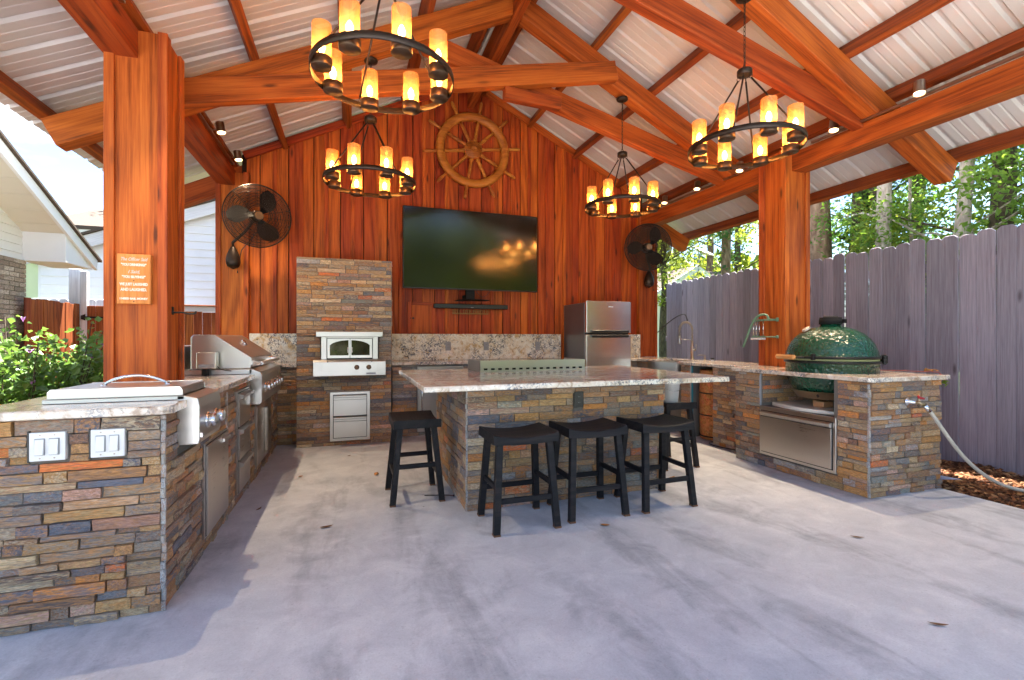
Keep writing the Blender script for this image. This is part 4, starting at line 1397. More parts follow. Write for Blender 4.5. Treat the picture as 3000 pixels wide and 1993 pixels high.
ht = thing('wall_hatch', (0.90, WALL_Y - .02, 1.29), 'small flush wooden hatch with black latch left of the soundbar', 'hatch')
vprism('hatch_door', [(0.768, 1.285), (1.034, 1.285), (1.034, 1.658), (0.768, 1.658)], WALL_Y - .040, WALL_Y - .021, 'wood_post', ht)
for (p0, p1) in (((0.740, 1.280), (0.740, 1.70)), ((1.06, 1.28), (1.06, 1.70))):
    beam('hatch_trim', (p0[0], WALL_Y - .031, p0[1]), (p1[0], WALL_Y - .031, p1[1]), .05, .019, 'wood_wall', ht, (0, 1, 0), .002)
beam('hatch_trim', (0.766, WALL_Y - .031, 1.682), (1.034, WALL_Y - .031, 1.682), .019, .042, 'wood_wall', ht, (0, 0, 1), .002)
b = B(); b.box(0.772, 0.800, WALL_Y - .055, WALL_Y - .041, 1.472, 1.494); b.box(0.745, 0.760, WALL_Y - .052, WALL_Y - .041, 1.476, 1.490); b.build('latch', 'black_iron', ht, 0.002, 1)

# ------------------------------------------------------------------ ship's wheel
wl = thing('ship_wheel', (1.60, WALL_Y - .06, 3.815), 'big golden wooden ship wheel hung high on the gable wall', 'ship wheel')
cx, cy, cz = 1.60, WALL_Y - .085, 3.815
b = B()
b.lathe([(.405, cy + .030), (.405, cy - .006), (.418, cy - .022), (.432, cy - .026), (.440, cy - .034), (.488, cy - .034), (.512, cy - .020), (.516, cy + .0), (.516, cy + .030), (.405, cy + .030)], (cx, 0, cz), 64, 'y', cap=False)
b.build('rim', 'wood_wheel', wl)
b = B(); b.lathe([(.127, cy + .045), (.127, cy - .018), (.118, cy - .028), (.050, cy - .032), (.046, cy - .044), (.040, cy - .048), (.022, cy - .048), (.020, cy - .020)], (cx, 0, cz), 40, 'y'); hub = b.build('hub', 'wood_wheel', wl)
b = B(); b.lathe([(.020, cy - .0195), (.001, cy - .0195)], (cx, 0, cz), 20, 'y', cap=False); b.build('hub_bore', 'black', hub)
b = B()
for i in range(10):
    a = 2 * math.pi * i / 10 + .2
    b.cyl((cx + .104 * math.cos(a), cy - .0285, cz + .104 * math.sin(a)), (cx + .104 * math.cos(a), cy - .0325, cz + .104 * math.sin(a)), .005, None, 8)
b.build('hub_studs', 'bronze', hub)
for i in range(10):
    a = math.radians(8 + 36 * i)
    d = Vector((math.cos(a), 0, math.sin(a)))
    o = Vector((cx, cy, cz))
    prof = [(.118, .026), (.150, .028), (.175, .020), (.20, .025), (.30, .022), (.405, .018)]
    b = B(); b.tube([o + d * r for r, q in prof], [q for r, q in prof], 10)
    s_ = b.build('spoke', 'wood_wheel', wl)
    prof = [(.510, .017), (.535, .024), (.56, .018), (.60, .023), (.65, .024), (.685, .019), (.695, .007)]
    b = B(); b.tube([o + d * r for r, q in prof], [q for r, q in prof], 10)
    b.build('handle', 'wood_wheel', s_)

# ------------------------------------------------------------------ wall fans
def wall_fan(name_loc, c, mount, face, label):
    """c: cage centre; mount: bracket foot on the post; face: direction the fan blows"""
    t = thing('wall_fan', mount, label, 'fan', 'bronze wall fans')
    f = Vector(face).normalized()
    q = f.to_track_quat('Z', 'Y').to_matrix()
    c = Vector(c)
    T = lambda x, y, z: c + q @ Vector((x, y, z))
    RR = .348
    def ring(r, z, tr, n=48):
        return [T(r * math.cos(2 * math.pi * i / n), r * math.sin(2 * math.pi * i / n), z) for i in range(n)]
    def dome(r, front): 
        k = (r / RR)
        return (.075 if front else -.075) * math.sqrt(max(0.0, 1 - k ** 2.6))
    b = B()
    b.tube(ring(RR, 0, .008), .008, 6, True)
    b.build('cage_rim', 'bronze', t)
    b = B()
    r = .115
    while r < RR - .008:
        b.tube(ring(r, dome(r, True), 0, 36), .0031, 4, True); r += .0105
    for i in range(6):
        a = 2 * math.pi * i / 6 + .3
        pts = []
        for k in range(9):
            rr_ = .06 + (RR - .06) * k / 8
            pts.append(T(rr_ * math.cos(a), rr_ * math.sin(a), dome(rr_, True) + .002))
        b.tube(pts, .003, 5)
    b.build('front_grille', 'bronze', t)
    b = B()
    r = .15
    while r < RR - .01:
        b.tube(ring(r, dome(r, False), 0, 30), .0028, 4, True); r += .016
    for i in range(8):
        a = 2 * math.pi * i / 8
        pts = [T((.05 + (RR - .05) * k / 6) * math.cos(a), (.05 + (RR - .05) * k / 6) * math.sin(a), dome(.05 + (RR - .05) * k / 6, False)) for k in range(7)]
        b.tube(pts, .0025, 5)
    b.build('rear_grille', 'bronze', t)
    b = B()
    b.tube(ring(.115, .076, 0, 36), .005, 6, True); b.tube(ring(.10, .078, 0, 36), .003, 6, True)
    b.build('grille_collar', 'bronze', t)
    b = B(); b.cyl(T(0, 0, .070), T(0, 0, .088), .050, .044, 20); b.build('cap', 'bronze_edge', t)
    b = B(); b.cyl(T(0, 0, -.16), T(0, 0, .02), .075, .060, 20); b.build('motor', 'bronze', t)
    for i in range(3):
        a0 = 2 * math.pi * i / 3 + .9
        b = B()
        n = 7; rows = []
        for k in range(n):
            u = k / (n - 1); rad = .05 + .26 * u
            half = (.28 + .40 * math.sin(math.pi * min(1, u * .85 + .12)))
            row = []
            for j in range(5):
                v = j / 4 - .5
                ang = a0 + v * half * 1.5 * (1.0 if u < .8 else 1 - (u - .8) * 2.2) + .25 * u
                row.append(T(rad * math.cos(ang), rad * math.sin(ang), .02 + v * .07))
            rows.append(row)
        vs = [p for row in rows for p in row] + [p + (q @ Vector((0, 0, -.004))) for row in rows for p in row]
        fs = []
        o2 = n * 5
        for k in range(n - 1):
            for j in range(4):
                a = k * 5 + j
                fs += [(a, a + 1, a + 6, a + 5), (o2 + a, o2 + a + 5, o2 + a + 6, o2 + a + 1)]
        b.add(vs, fs, True)
        b.build('blade', 'black_matte', t)
    m = Vector(mount)
    # teardrop bracket
    b = B()
    prof = []
    for k in range(11):
        u = k / 10
        prof.append((max(.002, .078 * math.sin(math.pi * (u ** .62)) ** .7 if 0 < u < 1 else .002), -.20 + .29 * u))
    b.lathe([(r, z) for r, z in prof], (m.x, m.y, m.z), 20)
    b.build('mount_bracket', 'bronze', t)
    b = B()
    back = T(0, 0, -.15)
    b.tube([m + Vector((0, 0, .04)), m + Vector((0, -.02, .11)), (m + back) / 2 + Vector((0, 0, .03)), back], .016, 10)
    b.build('arm', 'bronze', t)
    b = B(); b.tube([m + Vector((.05, -.04, .05)), m + Vector((.055, -.045, -.22))], .0018, 5); b.cyl(m + Vector((.055, -.045, -.22)), m + Vector((.055, -.045, -.25)), .005, .007, 8); b.build('pull_chain', 'bronze', t)
    b = B(); b.tube([back, back + Vector((.03, .05, -.12)), m + Vector((.09, -.01, .03)), m + Vector((.06, -.02, -.14))], .005, 6); b.build('power_cord', 'black', t)
    return t
wall_fan('a', (-1.005, 6.03, 2.605), (-1.312, 6.315, 2.225), (0.30, -1, -.12), 'large bronze caged wall fan on the back left post')
wall_fan('b', (4.255, 6.11, 2.590), (4.415, 6.315, 2.20), (-0.42, -1, -.12), 'large bronze caged wall fan on the back right post')

# ------------------------------------------------------------------ chandeliers
def chandelier_parts(t, zc, zcan, seed):
    """ring centre at local z zc (0 = ring), canopy at local z zcan"""
    RD = .405
    b = B()
    n = 56
    b.lathe([(RD, -.020), (RD + .006, -.020), (RD + .006, .020), (RD, .020), (RD, -.020)], (0, 0, 0), n, cap=False)
    b.build('ring', 'bronze', t, 0, 1, True)
    hubz = .575
    b = B(); b.lathe([(.001, hubz - .02), (.05, hubz - .02), (.055, hubz - .015), (.055, hubz + .020), (.05, hubz + .026), (.001, hubz + .026)], (0, 0, 0), 28); b.build('hub', 'bronze', t, 0, 1, True)
    for i in range(4):
        a = math.pi / 2 * i + .35 + seed
        c, s = math.cos(a), math.sin(a)
        b = B(); b.tube([(.045 * c, .045 * s, hubz - .045), ((RD - .03) * c, (RD - .03) * s, .035)], .0068, 8)
        rod = b.build('rod', 'bronze', t, 0, 1, True)
        b = B()
        for (r0, z0) in ((.043, hubz - .034), (RD - .018, .018)):
            b.tube([(r0 * c + .012 * math.cos(q) * c, r0 * s + .012 * math.cos(q) * s, z0 + .016 * math.sin(q)) for q in [2 * math.pi * k / 10 for k in range(10)]], .0022, 5, True)
        b.build('link', 'bronze', rod, 0, 1, True)
    for i in range(8):
        a = 2 * math.pi * i / 8 + .2 + seed
        x, y = (RD - .058) * math.cos(a), (RD - .058) * math.sin(a)
        b = B(); b.lathe([(.001, -.036), (.056, -.036), (.057, -.032), (.057, .016), (.053, .016), (.053, -.020), (.001, -.020)], (x, y, 0), 24)
        cup = b.build('candle_cup', 'bronze_edge', t, 0, 1, True)
        b = B(); b.lathe([(.0515, -.018), (.0515, .205), (.0495, .205), (.0495, -.018)], (x, y, 0), 28, cap=False)
        b.build('glass_shade', 'amber', cup, 0, 1, True)
        b = B(); b.cyl((x, y, -.018), (x, y, .040), .013, .012, 10); b.build('lamp_socket', 'bronze_edge', cup, 0, 1, True)
        b = B(); b.lathe([(.007, .040), (.013, .052), (.0185, .074), (.017, .092), (.009, .110), (.002, .118)], (x, y, 0), 10); b.build('bulb', 'bulb', cup, 0, 1, True)
    b = B()
    z = hubz + .030
    k = 0
    b.tube([(.016 * math.cos(q), 0, z + .012 + .018 * math.sin(q)) for q in [2 * math.pi * j / 12 for j in range(12)]], .003, 5, True)
    z += .026
    while z < zcan - .03:
        pts = []
        for j in range(10):
            q = 2 * math.pi * j / 10
            u, w = .008 * math.cos(q), .021 * math.sin(q)
            pts.append((u, 0, z + .018 + w) if k % 2 else (0, u, z + .018 + w))
        b.tube(pts, .0022, 5, True)
        z += .033; k += 1
    b.tube([(.003, .003, hubz + .03), (-.004, .004, (hubz + zcan) / 2), (.003, -.003, zcan)], .0022, 5)
    b.build('chain', 'bronze', t, 0, 1, True)
    b = B(); b.lathe([(.001, zcan - .030), (.045, zcan - .028), (.062, zcan - .018), (.066, zcan), (.001, zcan)], (0, 0, 0), 28); b.build('canopy', 'bronze', t, 0, 1, True)

def rafter_bottom(x):
    return deck(x) - .16 - .215 / ca
for x, y, z, seed, lab in ((0.185, 2.90, 2.76, 0.0, 'large eight light bronze ring chandelier nearest the camera, upper left'),
                           (0.170, 4.54, 2.65, .15, 'eight light bronze ring chandelier in front of the wall, left of the ship wheel'),
                           (2.83, 4.54, 2.66, .38, 'small looking far right ring chandelier near the right wall fan'),
                           (2.86, 2.86, 2.675, .25, 'eight light bronze ring chandelier at the right, before the right post')):
    t = thing('chandelier', (x, y, z), lab, 'chandelier', 'bronze ring chandeliers')
    chandelier_parts(t, 0, rafter_bottom(x) - z - .002, seed)

# ------------------------------------------------------------------ track lights along the headers
def track(xr, z, heads, y0, y1, inward, label):
    t = thing('track_light', (xr, (y0 + y1) / 2, z), label, 'track light', 'track lights on the headers')
    b = B(); b.box(xr - .017, xr + .017, y0, y1, z - .009, z + .009); b.build('rail', 'nickel', t, 0.002, 1)
    for y in heads:
        b = B(); b.box(xr - .012, xr + .012, y + .02, y + .075, z + .0095, z + .030); b.tube([(xr, y + .045, z + .02), (xr + inward * .05, y + .01, z + .015), (xr + inward * .085, y - .01, z + .02)], .005, 6)
        ad_ = b.build('adapter', 'nickel', t)
        c = Vector((xr + inward * .095, y - .015, z + .03))
        d = Vector((inward * .18, -.08, -1)).normalized()
        b = B(); b.cyl(c - d * .050, c + d * .052, .036, .039, 20, False)
        b.cyl(c - d * .050, c - d * .049, .036, .036, 20)
        h = b.build('lamp_head', 'nickel', t)
        b = B(); b.cyl(c + d * .040, c + d * .041, .0355, .0355, 20); b.build('lens', 'spot_lens', h)
        ld = bpy.data.lights.new('spot_beam', 'SPOT')
        ld.energy = 16; ld.color = (1.0, .78, .52); ld.spot_size = R(75); ld.spot_blend = .7; ld.shadow_soft_size = .02
        lo = bpy.data.objects.new('spot_beam', ld); C.objects.link(lo); lo.parent = h
        lo.location = c + d * .06 - wloc(h)
        lo.rotation_euler = (-d).to_track_quat('Z', 'Y').to_euler()
track(4.290, 3.140, (2.48, 3.17), 1.30, 3.45, -1, 'brushed nickel track light on the right header in front of the post')
track(4.290, 3.140, (4.28, 4.98, 5.64), 4.12, 5.98, -1, 'brushed nickel track light on the right header behind the post')
track(-1.292, 3.225, (3.30,), 1.60, 3.42, 1, 'brushed nickel track light on the left header before the post')
track(-1.292, 3.225, (4.48, 5.26, 6.00), 4.30, 6.20, 1, 'brushed nickel track light on the left header behind the post')

# ------------------------------------------------------------------ green egg cooker with niche slab and drawer
ec = (4.08, 3.10)
sl_ = thing('stone_slab', (4.06, 3.15, .574), 'curved white marble slab under the green cooker', 'slab')
b = B()
pts = [(3.735 + .06, 2.83)] + [(3.735 + .10 * (1 - math.sin(math.pi * i / 12)) * .9, 2.83 + .66 * i / 12) for i in range(13)] + [(4.42, 3.49), (4.42, 2.83)]
b.prism(pts, .574, .606, 'z'); b.build('slab_plate', 'marble', sl_, 0.004, 2)
eg = thing('egg_cooker', (ec[0], ec[1], .60), 'dark green dimpled ceramic egg cooker with wooden handle', 'cooker')
b = B(); b.lathe([(.135, .66), (.20, .675), (.265, .715), (.318, .80), (.345, .87), (.352, .925), (.352, 1.000), (.358, 1.006), (.358, 1.022), (.335, 1.022)], (ec[0], ec[1], 0), 64); b.build('base_bowl', 'ceramic', eg)
b = B(); b.lathe([(.335, 1.0385), (.360, 1.0385), (.360, 1.060), (.352, 1.068), (.345, 1.10), (.325, 1.155), (.292, 1.208), (.245, 1.256), (.185, 1.292), (.125, 1.312), (.086, 1.320), (.078, 1.330), (.078, 1.352), (.060, 1.352)], (ec[0], ec[1], 0), 64); b.build('dome_lid', 'ceramic', eg)
b = B(); b.lathe([(.340, 1.0225), (.352, 1.0225), (.352, 1.038), (.340, 1.038)], (ec[0], ec[1], 0), 48, cap=False); b.build('gasket', simple('felt_gasket', (.30, .30, .14), .9), eg)
for z0, z1 in ((1.000, 1.0195), (1.0405, 1.062)):
    b = B(); b.lathe([(.359, z0), (.3655, z0), (.3655, z1), (.359, z1), (.359, z0)], (ec[0], ec[1], 0), 64, cap=False); b.build('steel_band', 'black_iron', eg)
b = B(); b.lathe([(.079, 1.340), (.090, 1.340), (.090, 1.385), (.084, 1.392), (.086, 1.397), (.086, 1.402), (.060, 1.404), (.055, 1.412), (.001, 1.412)], (ec[0], ec[1], 0), 36)
b.box(ec[0] + .03, ec[0] + .06, ec[1] - .105, ec[1] - .085, 1.35, 1.385)
b.build('vent_cap', 'black_matte', eg)
# thermometer on the lid, towards the camera
b = B(); b.lathe([(.001, 0), (.034, 0), (.036, .004), (.036, .012), (.031, .016), (.001, .016)], (0, 0, 0), 26, axis='z')
th_ = b.build('thermometer', simple('cream_dial', (.62, .50, .40), .3), eg, 0, 1, True)
d = Vector((-.90, .38, 0)).normalized()
th_.location = Vector((ec[0] + d.x * .205, ec[1] + d.y * .205, 1.292)) - wloc(eg)
th_.rotation_euler = (d * .55 + Vector((0, 0, .8))).to_track_quat('Z', 'Y').to_euler()
b = B(); b.box(-.002, .002, -.018, .006, .0165, .0175); b.build('dial_needle', 'black', th_, 0, 1, True)
b = B(); b.tube([(.033 * math.cos(q), .033 * math.sin(q), .012) for q in [2 * math.pi * i / 24 for i in range(24)]], .004, 6, True); b.build('bezel', 'chrome', th_, 0, 1, True)
# wooden grip on brackets, on the side towards the barrel/sink
hd = Vector((-.93, .28, 0)).normalized(); tx = Vector((-hd.y, hd.x, 0))
h0 = Vector((ec[0], ec[1], 1.050)) + hd * .415
for s in (-1, 1):
    b = B(); b.tube([h0 - hd * .055 + tx * s * .17, h0 + tx * s * .12], .008, 8); b.build('handle_bracket', 'black_iron', eg)
beam('wood_handle', h0 - tx * .135, h0 + tx * .135, .040, .042, 'handle_wood', eg, (0, 0, 1), .014)
# hinge at the far right
hg = Vector((.70, -.71, 0)).normalized()
hp = Vector((ec[0], ec[1], 1.032)) + hg * .385
b = B()
for dz in (-.03, 0, .03): b.cyl(hp + Vector((-.03, -.03, dz)), hp + Vector((.03, .03, dz)), .013, None, 12)
b.box(hp.x - .025, hp.x + .02, hp.y - .02, hp.y + .025, 1.00, 1.065)
b.build('hinge', 'black_iron', eg, 0.002, 1)
for nm, dd in (('band_clamp', Vector((-.95, -.30, 0)).normalized()),):
    q = Vector((ec[0], ec[1], 1.055)) + dd * .368
    b = B(); b.box(q.x - .012, q.x + .012, q.y - .015, q.y + .015, 1.030, 1.082); b.build(nm, 'black_iron', eg, 0.002, 1)
# draft door band, wrapped on the lower bowl
b = B()
n = 18; vs = []
for i in range(n + 1):
    a = math.radians(150 + 95 * i / n)
    for r, z in ((.248, .690), (.302, .755), (.308, .752), (.254, .687)):
        vs.append((ec[0] + (r + .012) * math.cos(a), ec[1] + (r + .012) * math.sin(a), z))
fs = []
for i in range(n):
    for k in range(4):
        fs.append((i * 4 + k, i * 4 + (k + 1) % 4, (i + 1) * 4 + (k + 1) % 4, (i + 1) * 4 + k))
fs += [(0, 1, 2, 3), (n * 4, n * 4 + 1, n * 4 + 2, n * 4 + 3)]
b.add(vs, fs, False); dd_ = b.build('draft_door', 'brass', eg)
a = math.radians(200)
b = B(); q = Vector((ec[0] + .298 * math.cos(a), ec[1] + .298 * math.sin(a), .72))
b.add([q + Vector((-.004, .014, 0)), q + Vector((-.008, 0, .020)), q + Vector((-.006, -.014, 0)), q + Vector((-.002, 0, -.020)), q + Vector((.012, .0, 0))], [(0, 1, 2, 3), (0, 4, 1), (1, 4, 2), (2, 4, 3), (3, 4, 0)]); b.build('maker_mark', 'black', dd_)
for i in range(3):
    a = math.radians(190 + 120 * i)
    q = (ec[0] + .12 * math.cos(a), ec[1] + .12 * math.sin(a))
    fb = thing('fire_brick', (q[0], q[1], .607), ['orange fire brick under the front of the green cooker', 'orange fire brick under the far side of the green cooker', 'orange fire brick under the right of the green cooker'][i], 'brick', 'fire bricks below the cooker')
    b = B(); b.box(q[0] - .06, q[0] + .06, q[1] - .05, q[1] + .05, .607, .6595); b.build('brick_block', 'firebrick', fb, 0.004, 1)

dw = thing('drawer_unit', (3.71, 3.145, .12), 'wide dark stainless drawer below the green egg cooker', 'drawers')
b = B(); b.box(3.702, 3.727, 2.768, 3.522, .118, .572); b.build('frame', 'steel_soft', dw, 0.003, 1)
b = B(); b.box(3.690, 3.702, 2.800, 3.492, .150, .478); d = b.build('drawer_front', 'steel_soft', dw, 0.002, 1)
b = B(); b.box(3.7005, 3.7025, 2.792, 3.500, .142, .535); b.build('painted_shadow_gap', 'black', dw)  # black sheet paints the shade around the drawer front
b = B(); b.prism([(3.702, .480), (3.676, .492), (3.672, .520), (3.690, .528), (3.702, .530)], 2.800, 3.492, 'y'); b.build('drawer_handle', 'steel_y', d, 0.002, 1)

# ------------------------------------------------------------------ hose bib and hose
hb = thing('hose_bib', (4.115, 2.50, .72), 'garden tap with red handle on the stone end of the right counter', 'tap')
b = B(); b.lathe([(.034, 2.500), (.034, 2.494), (.014, 2.485), (.013, 2.44)], (4.115, 0, .722), 20, 'y'); b.build('flange', 'chrome', hb)
b = B(); b.tube([(4.115, 2.455, .722), (4.125, 2.425, .722), (4.145, 2.405, .706)], .014, 10); b.cyl((4.128, 2.43, .722), (4.128, 2.43, .758), .009); b.build('valve_body', 'brass', hb)
b = B(); b.tube([(4.105, 2.42, .775), (4.128, 2.43, .760), (4.165, 2.415, .752)], [.007, .011, .007], 8); b.build('lever', 'red_handle', hb)
hs = B()
ctrl = [(4.150, 2.402, .700), (4.20, 2.385, .640), (4.30, 2.36, .50), (4.44, 2.33, .33), (4.60, 2.30, .19), (4.78, 2.26, .085), (4.96, 2.20, .030), (5.2, 2.06, .018), (5.42, 1.82, .018), (5.5, 1.5, .02), (5.4, 1.2, .02)]
def smooth_path(pts, k=6):
    pts = [Vector(p) for p in pts]; out = []
    for i in range(len(pts) - 1):
        p0, p1, p2, p3 = pts[max(i - 1, 0)], pts[i], pts[i + 1], pts[min(i + 2, len(pts) - 1)]
        for j in range(k):
            t = j / k
            out.append(0.5 * ((2 * p1) + (p2 - p0) * t + (2 * p0 - 5 * p1 + 4 * p2 - p3) * t * t + (-p0 + 3 * p1 - 3 * p2 + p3) * t ** 3))
    out.append(pts[-1]); return out
gh = thing('garden_hose', (4.15, 2.40, 0), 'pale garden hose hanging from the tap down to the mulch', 'hose')
hs.tube(smooth_path(ctrl), .0135, 10); hs.build('hose_tube', 'hose', gh)
b = B(); b.cyl((4.146, 2.404, .704), (4.185, 2.391, .657), .018, .0165, 14); b.build('coupling', 'chrome', gh)

# plastic sheet corner on the mulch
ps = B(); ps.add([(4.53, 2.62, .045), (4.86, 2.55, .030), (4.64, 2.90, .055), (4.53, 2.95, .05), (4.53, 2.62, .041), (4.86, 2.55, .026), (4.64, 2.90, .051), (4.53, 2.95, .046)], [(0, 1, 2, 3), (7, 6, 5, 4), (0, 4, 5, 1), (1, 5, 6, 2), (2, 6, 7, 3), (3, 7, 4, 0)])
tag(ps.build('plastic_sheet', 'tarp'), 'corner of blue plastic sheet on the mulch beside the right counter', 'plastic sheet')

# ------------------------------------------------------------------ barrel in the counter gap
br = thing('storage_barrel', (4.22, 4.60, 0), 'orange strand board barrel with dark hoops between the right counter stones', 'barrel')
b = B(); b.lathe([(.185, .012), (.190, .02), (.196, .40), (.194, .80), (.190, .835), (.175, .835), (.172, .80)], (4.17, 4.595, 0), 40); b.build('barrel_wall', 'osb', br)
for z in (.05, .30, .56):
    b = B(); b.lathe([(.192, z - .006), (.2005, z - .006), (.2005, z + .008), (.192, z + .008)], (4.17, 4.595, 0), 40, cap=False); b.build('hoop', 'black_iron', br)
b = B(); b.tube(smooth_path([(4.02, 4.46, .012), (3.90, 4.42, .010), (3.86, 4.30, .010), (3.89, 4.15, .010), (3.925, 4.0, .012)], 5), .006, 6)
lead = b.build('drain_hose', 'black'); tag(lead, 'thin dark hose curling on the floor at the right counter foot', 'hose')

# ------------------------------------------------------------------ sink, faucet, dispenser, stopper
sk = thing('farm_sink', (4.14, 5.31, .62), 'stainless apron front sink in the far right counter', 'sink')
b = B()
b.box(3.905, 3.925, 5.00, 5.62, .645, .902)
b.box(3.925, 4.345, 5.00, 5.015, .645, .890); b.box(3.925, 4.345, 5.605, 5.62, .645, .890); b.box(4.33, 4.345, 5.015, 5.605, .645, .880)
b.box(3.925, 4.33, 5.015, 5.605, .645, .66)
b.build('basin', 'steel_y', sk, 0.003, 1)
fc = thing('faucet', (4.42, 5.33, ZT), 'tall spring neck kitchen faucet by the grey fence', 'faucet')
fx, fy = 4.42, 5.33
b = B(); b.lathe([(.034, ZT), (.034, ZT + .008), (.022, ZT + .014), (.021, ZT + .17), (.015, ZT + .185), (.014, ZT + .26)], (fx, fy, 0), 20); b.build('body', 'nickel', fc)
b = B()
path = [(fx, fy, ZT + .24)]
for i in range(19):
    a = math.pi * i / 18
    path.append((fx - .085 + .085 * math.cos(a), fy + .05 * (1 - math.cos(a)) * .5, ZT + .40 + .115 * math.sin(a)))
path.append((fx - .17, fy + .05, ZT + .33))
b.tube(path, .0085, 8); b.build('neck', 'nickel', fc)
P_ = smooth_path(path, 8)
b = B(); hel = []
tot = len(P_)
for i in range(tot * 4):
    u = i / (tot * 4) * (tot - 1); k = int(u); p = P_[k].lerp(P_[min(k + 1, tot - 1)], u - k)
    d_ = (P_[min(k + 1, tot - 1)] - P_[max(k - 1, 0)]).normalized(); a_ = Vector((0, 1, 0)); a_ = (a_ - d_ * a_.dot(d_)).normalized(); c_ = d_.cross(a_)
    w_ = i * .85
    hel.append(p + (a_ * math.cos(w_) + c_ * math.sin(w_)) * .0135)
b.tube(hel, .0028, 4); b.build('spring', 'nickel', fc)
b = B(); b.lathe([(.013, ZT + .335), (.018, ZT + .30), (.019, ZT + .24), (.023, ZT + .225), (.023, ZT + .215), (.001, ZT + .215)], (fx - .17, fy + .05, 0), 16); b.build('spray_head', 'nickel', fc)
b = B(); b.tube([(fx, fy, ZT + .245), (fx - .03, fy + .01, ZT + .275), (fx - .16, fy + .045, ZT + .28)], .005, 6); b.build('docking_arm', 'nickel', fc)
b = B(); b.cyl((fx, fy, ZT + .135), (fx + .045, fy - .02, ZT + .135), .016, None, 14); b.tube([(fx + .045, fy - .02, ZT + .14), (fx + .05, fy - .02, ZT + .21)], .005, 8); b.build('lever', 'nickel', fc)
sd = thing('soap_dispenser', (4.43, 5.10, ZT), 'brushed soap pump beside the faucet', 'soap dispenser')
b = B(); b.lathe([(.020, ZT), (.020, ZT + .006), (.013, ZT + .010), (.014, ZT + .06), (.010, ZT + .075)], (4.43, 5.10, 0), 16); b.tube([(4.43, 5.10, ZT + .068), (4.38, 5.13, ZT + .072), (4.35, 5.145, ZT + .066)], .006, 8); b.build('pump', 'nickel', sd)
sp = thing('sink_stopper', (4.43, 4.96, ZT), 'small chrome sink stopper with black knob right of the soap pump', 'stopper')
b = B(); b.lathe([(.040, ZT), (.042, ZT + .006), (.030, ZT + .016), (.018, ZT + .022), (.001, ZT + .022)], (4.43, 4.96, 0), 20); b.build('disc', 'chrome', sp)
b = B(); b.lathe([(.012, ZT + .0225), (.026, ZT + .030), (.026, ZT + .038), (.001, ZT + .040)], (4.43, 4.96, 0), 16); b.build('grip', 'black', sp)
b = B(); b.tube(smooth_path([(4.63, 6.40, 1.30), (4.56, 6.05, 1.44), (4.50, 5.75, 1.53), (4.44, 5.52, 1.55), (4.385, 5.40, 1.49), (4.375, 5.37, 1.435)], 6), .0075, 8)
tag(b.build('supply_hose', 'black'), 'thin black hose arching from the back right post to the faucet', 'hose')

# ------------------------------------------------------------------ green cutter press on the right post
pr = thing('potato_press', (4.19, 3.84, 1.21), 'pale green lever fry cutter bolted to the right post', 'fry cutter')
px = 4.16
b = B()
b.box(px - .05, px + .035, 3.775, 3.79, 1.395, 1.418); b.box(px - .05, px + .035, 3.99, 4.005, 1.395, 1.418)
b.box(px - .055, px - .02, 3.76, 4.01, 1.397, 1.416); b.box(px + .025, px + .038, 3.745, 3.775, 1.39, 1.43)
b.build('top_frame', 'green_iron', pr, 0.003, 1)
b = B()
b.box(px - .055, px - .015, 3.86, 4.01, 1.222, 1.24); b.box(px - .02, px + .038, 3.77, 3.86, 1.222, 1.236); b.box(px + .025, px + .038, 3.745, 3.775, 1.215, 1.245)
b.build('bottom_frame', 'green_iron', pr, 0.003, 1)
b = B(); b.box(px - .065, px - .010, 3.865, 4.015, 1.200, 1.220); b.build('blade_block', 'white_plastic', pr, 0.002, 1)
for yy, xx in ((3.875, px - .035), (3.93, px - .03), (3.955, px - .045), (4.0, px - .035)):
    b = B(); b.cyl((xx, yy, 1.24), (xx, yy, 1.40), .005, None, 10); b.build('guide_rod', 'chrome', pr)
b = B(); b.tube(smooth_path([(px - .03, 3.815, 1.41), (px - .035, 3.83, 1.455), (px - .045, 3.90, 1.462), (px - .055, 3.965, 1.42), (px - .065, 4.015, 1.33), (px - .075, 4.06, 1.215), (px - .08, 4.10, 1.12)], 5), [.013] * 30 + [.015], 10); b.build('lever', 'green_iron', pr)

# ------------------------------------------------------------------ sign and hook on the left post
sg = thing('wood_sign', (-1.314, 3.655, 1.44), 'orange wooden sign with white joke lettering on the left post', 'sign')
vprism('sign_board', [(-1.408, 1.437), (-1.226, 1.437), (-1.226, 1.756), (-1.408, 1.756)], 3.646, 3.688, 'wood_sign', sg, 0.003)
yt = 3.6455
cxs = -1.317
for body, z, size, shear, mat, w in (('The Officer Said', 1.722, .030, .35, 'letter_pink', .142), ('"YOU DRINKING?"', 1.687, .022, 0, 'letter', .135),
                                     ('I Said,', 1.642, .028, .35, 'letter_pink', .062), ('"YOU BUYING?"', 1.609, .022, 0, 'letter', .125),
                                     ('WE JUST LAUGHED', 1.562, .024, 0, 'letter', .150), ('AND LAUGHED.', 1.528, .026, 0, 'letter', .140), ('I NEED BAIL MONEY', 1.470, .017, 0, 'letter', .150)):
    text_part(body, size, mat, sg, (cxs, yt, z), shear=shear, bold=.0009 if shear == 0 else .0003, width=w, extrude=.0006)
for z in (1.586, 1.452):
    b = B(); b.cyl((cxs, 3.6458, z), (cxs, 3.6435, z), .0035, None, 10); b.build('screw', 'black_iron', sg)
hk = thing('wall_hook', (-1.14, 3.73, 1.39), 'bent black iron hook on the inner side of the left post', 'hook')
b = B(); b.tube(smooth_path([(-1.142, 3.76, 1.39), (-1.09, 3.76, 1.392), (-1.05, 3.76, 1.384), (-1.01, 3.76, 1.386), (-1.005, 3.76, 1.402)], 4), .006, 8); b.build('hook_rod', 'black_iron', hk)
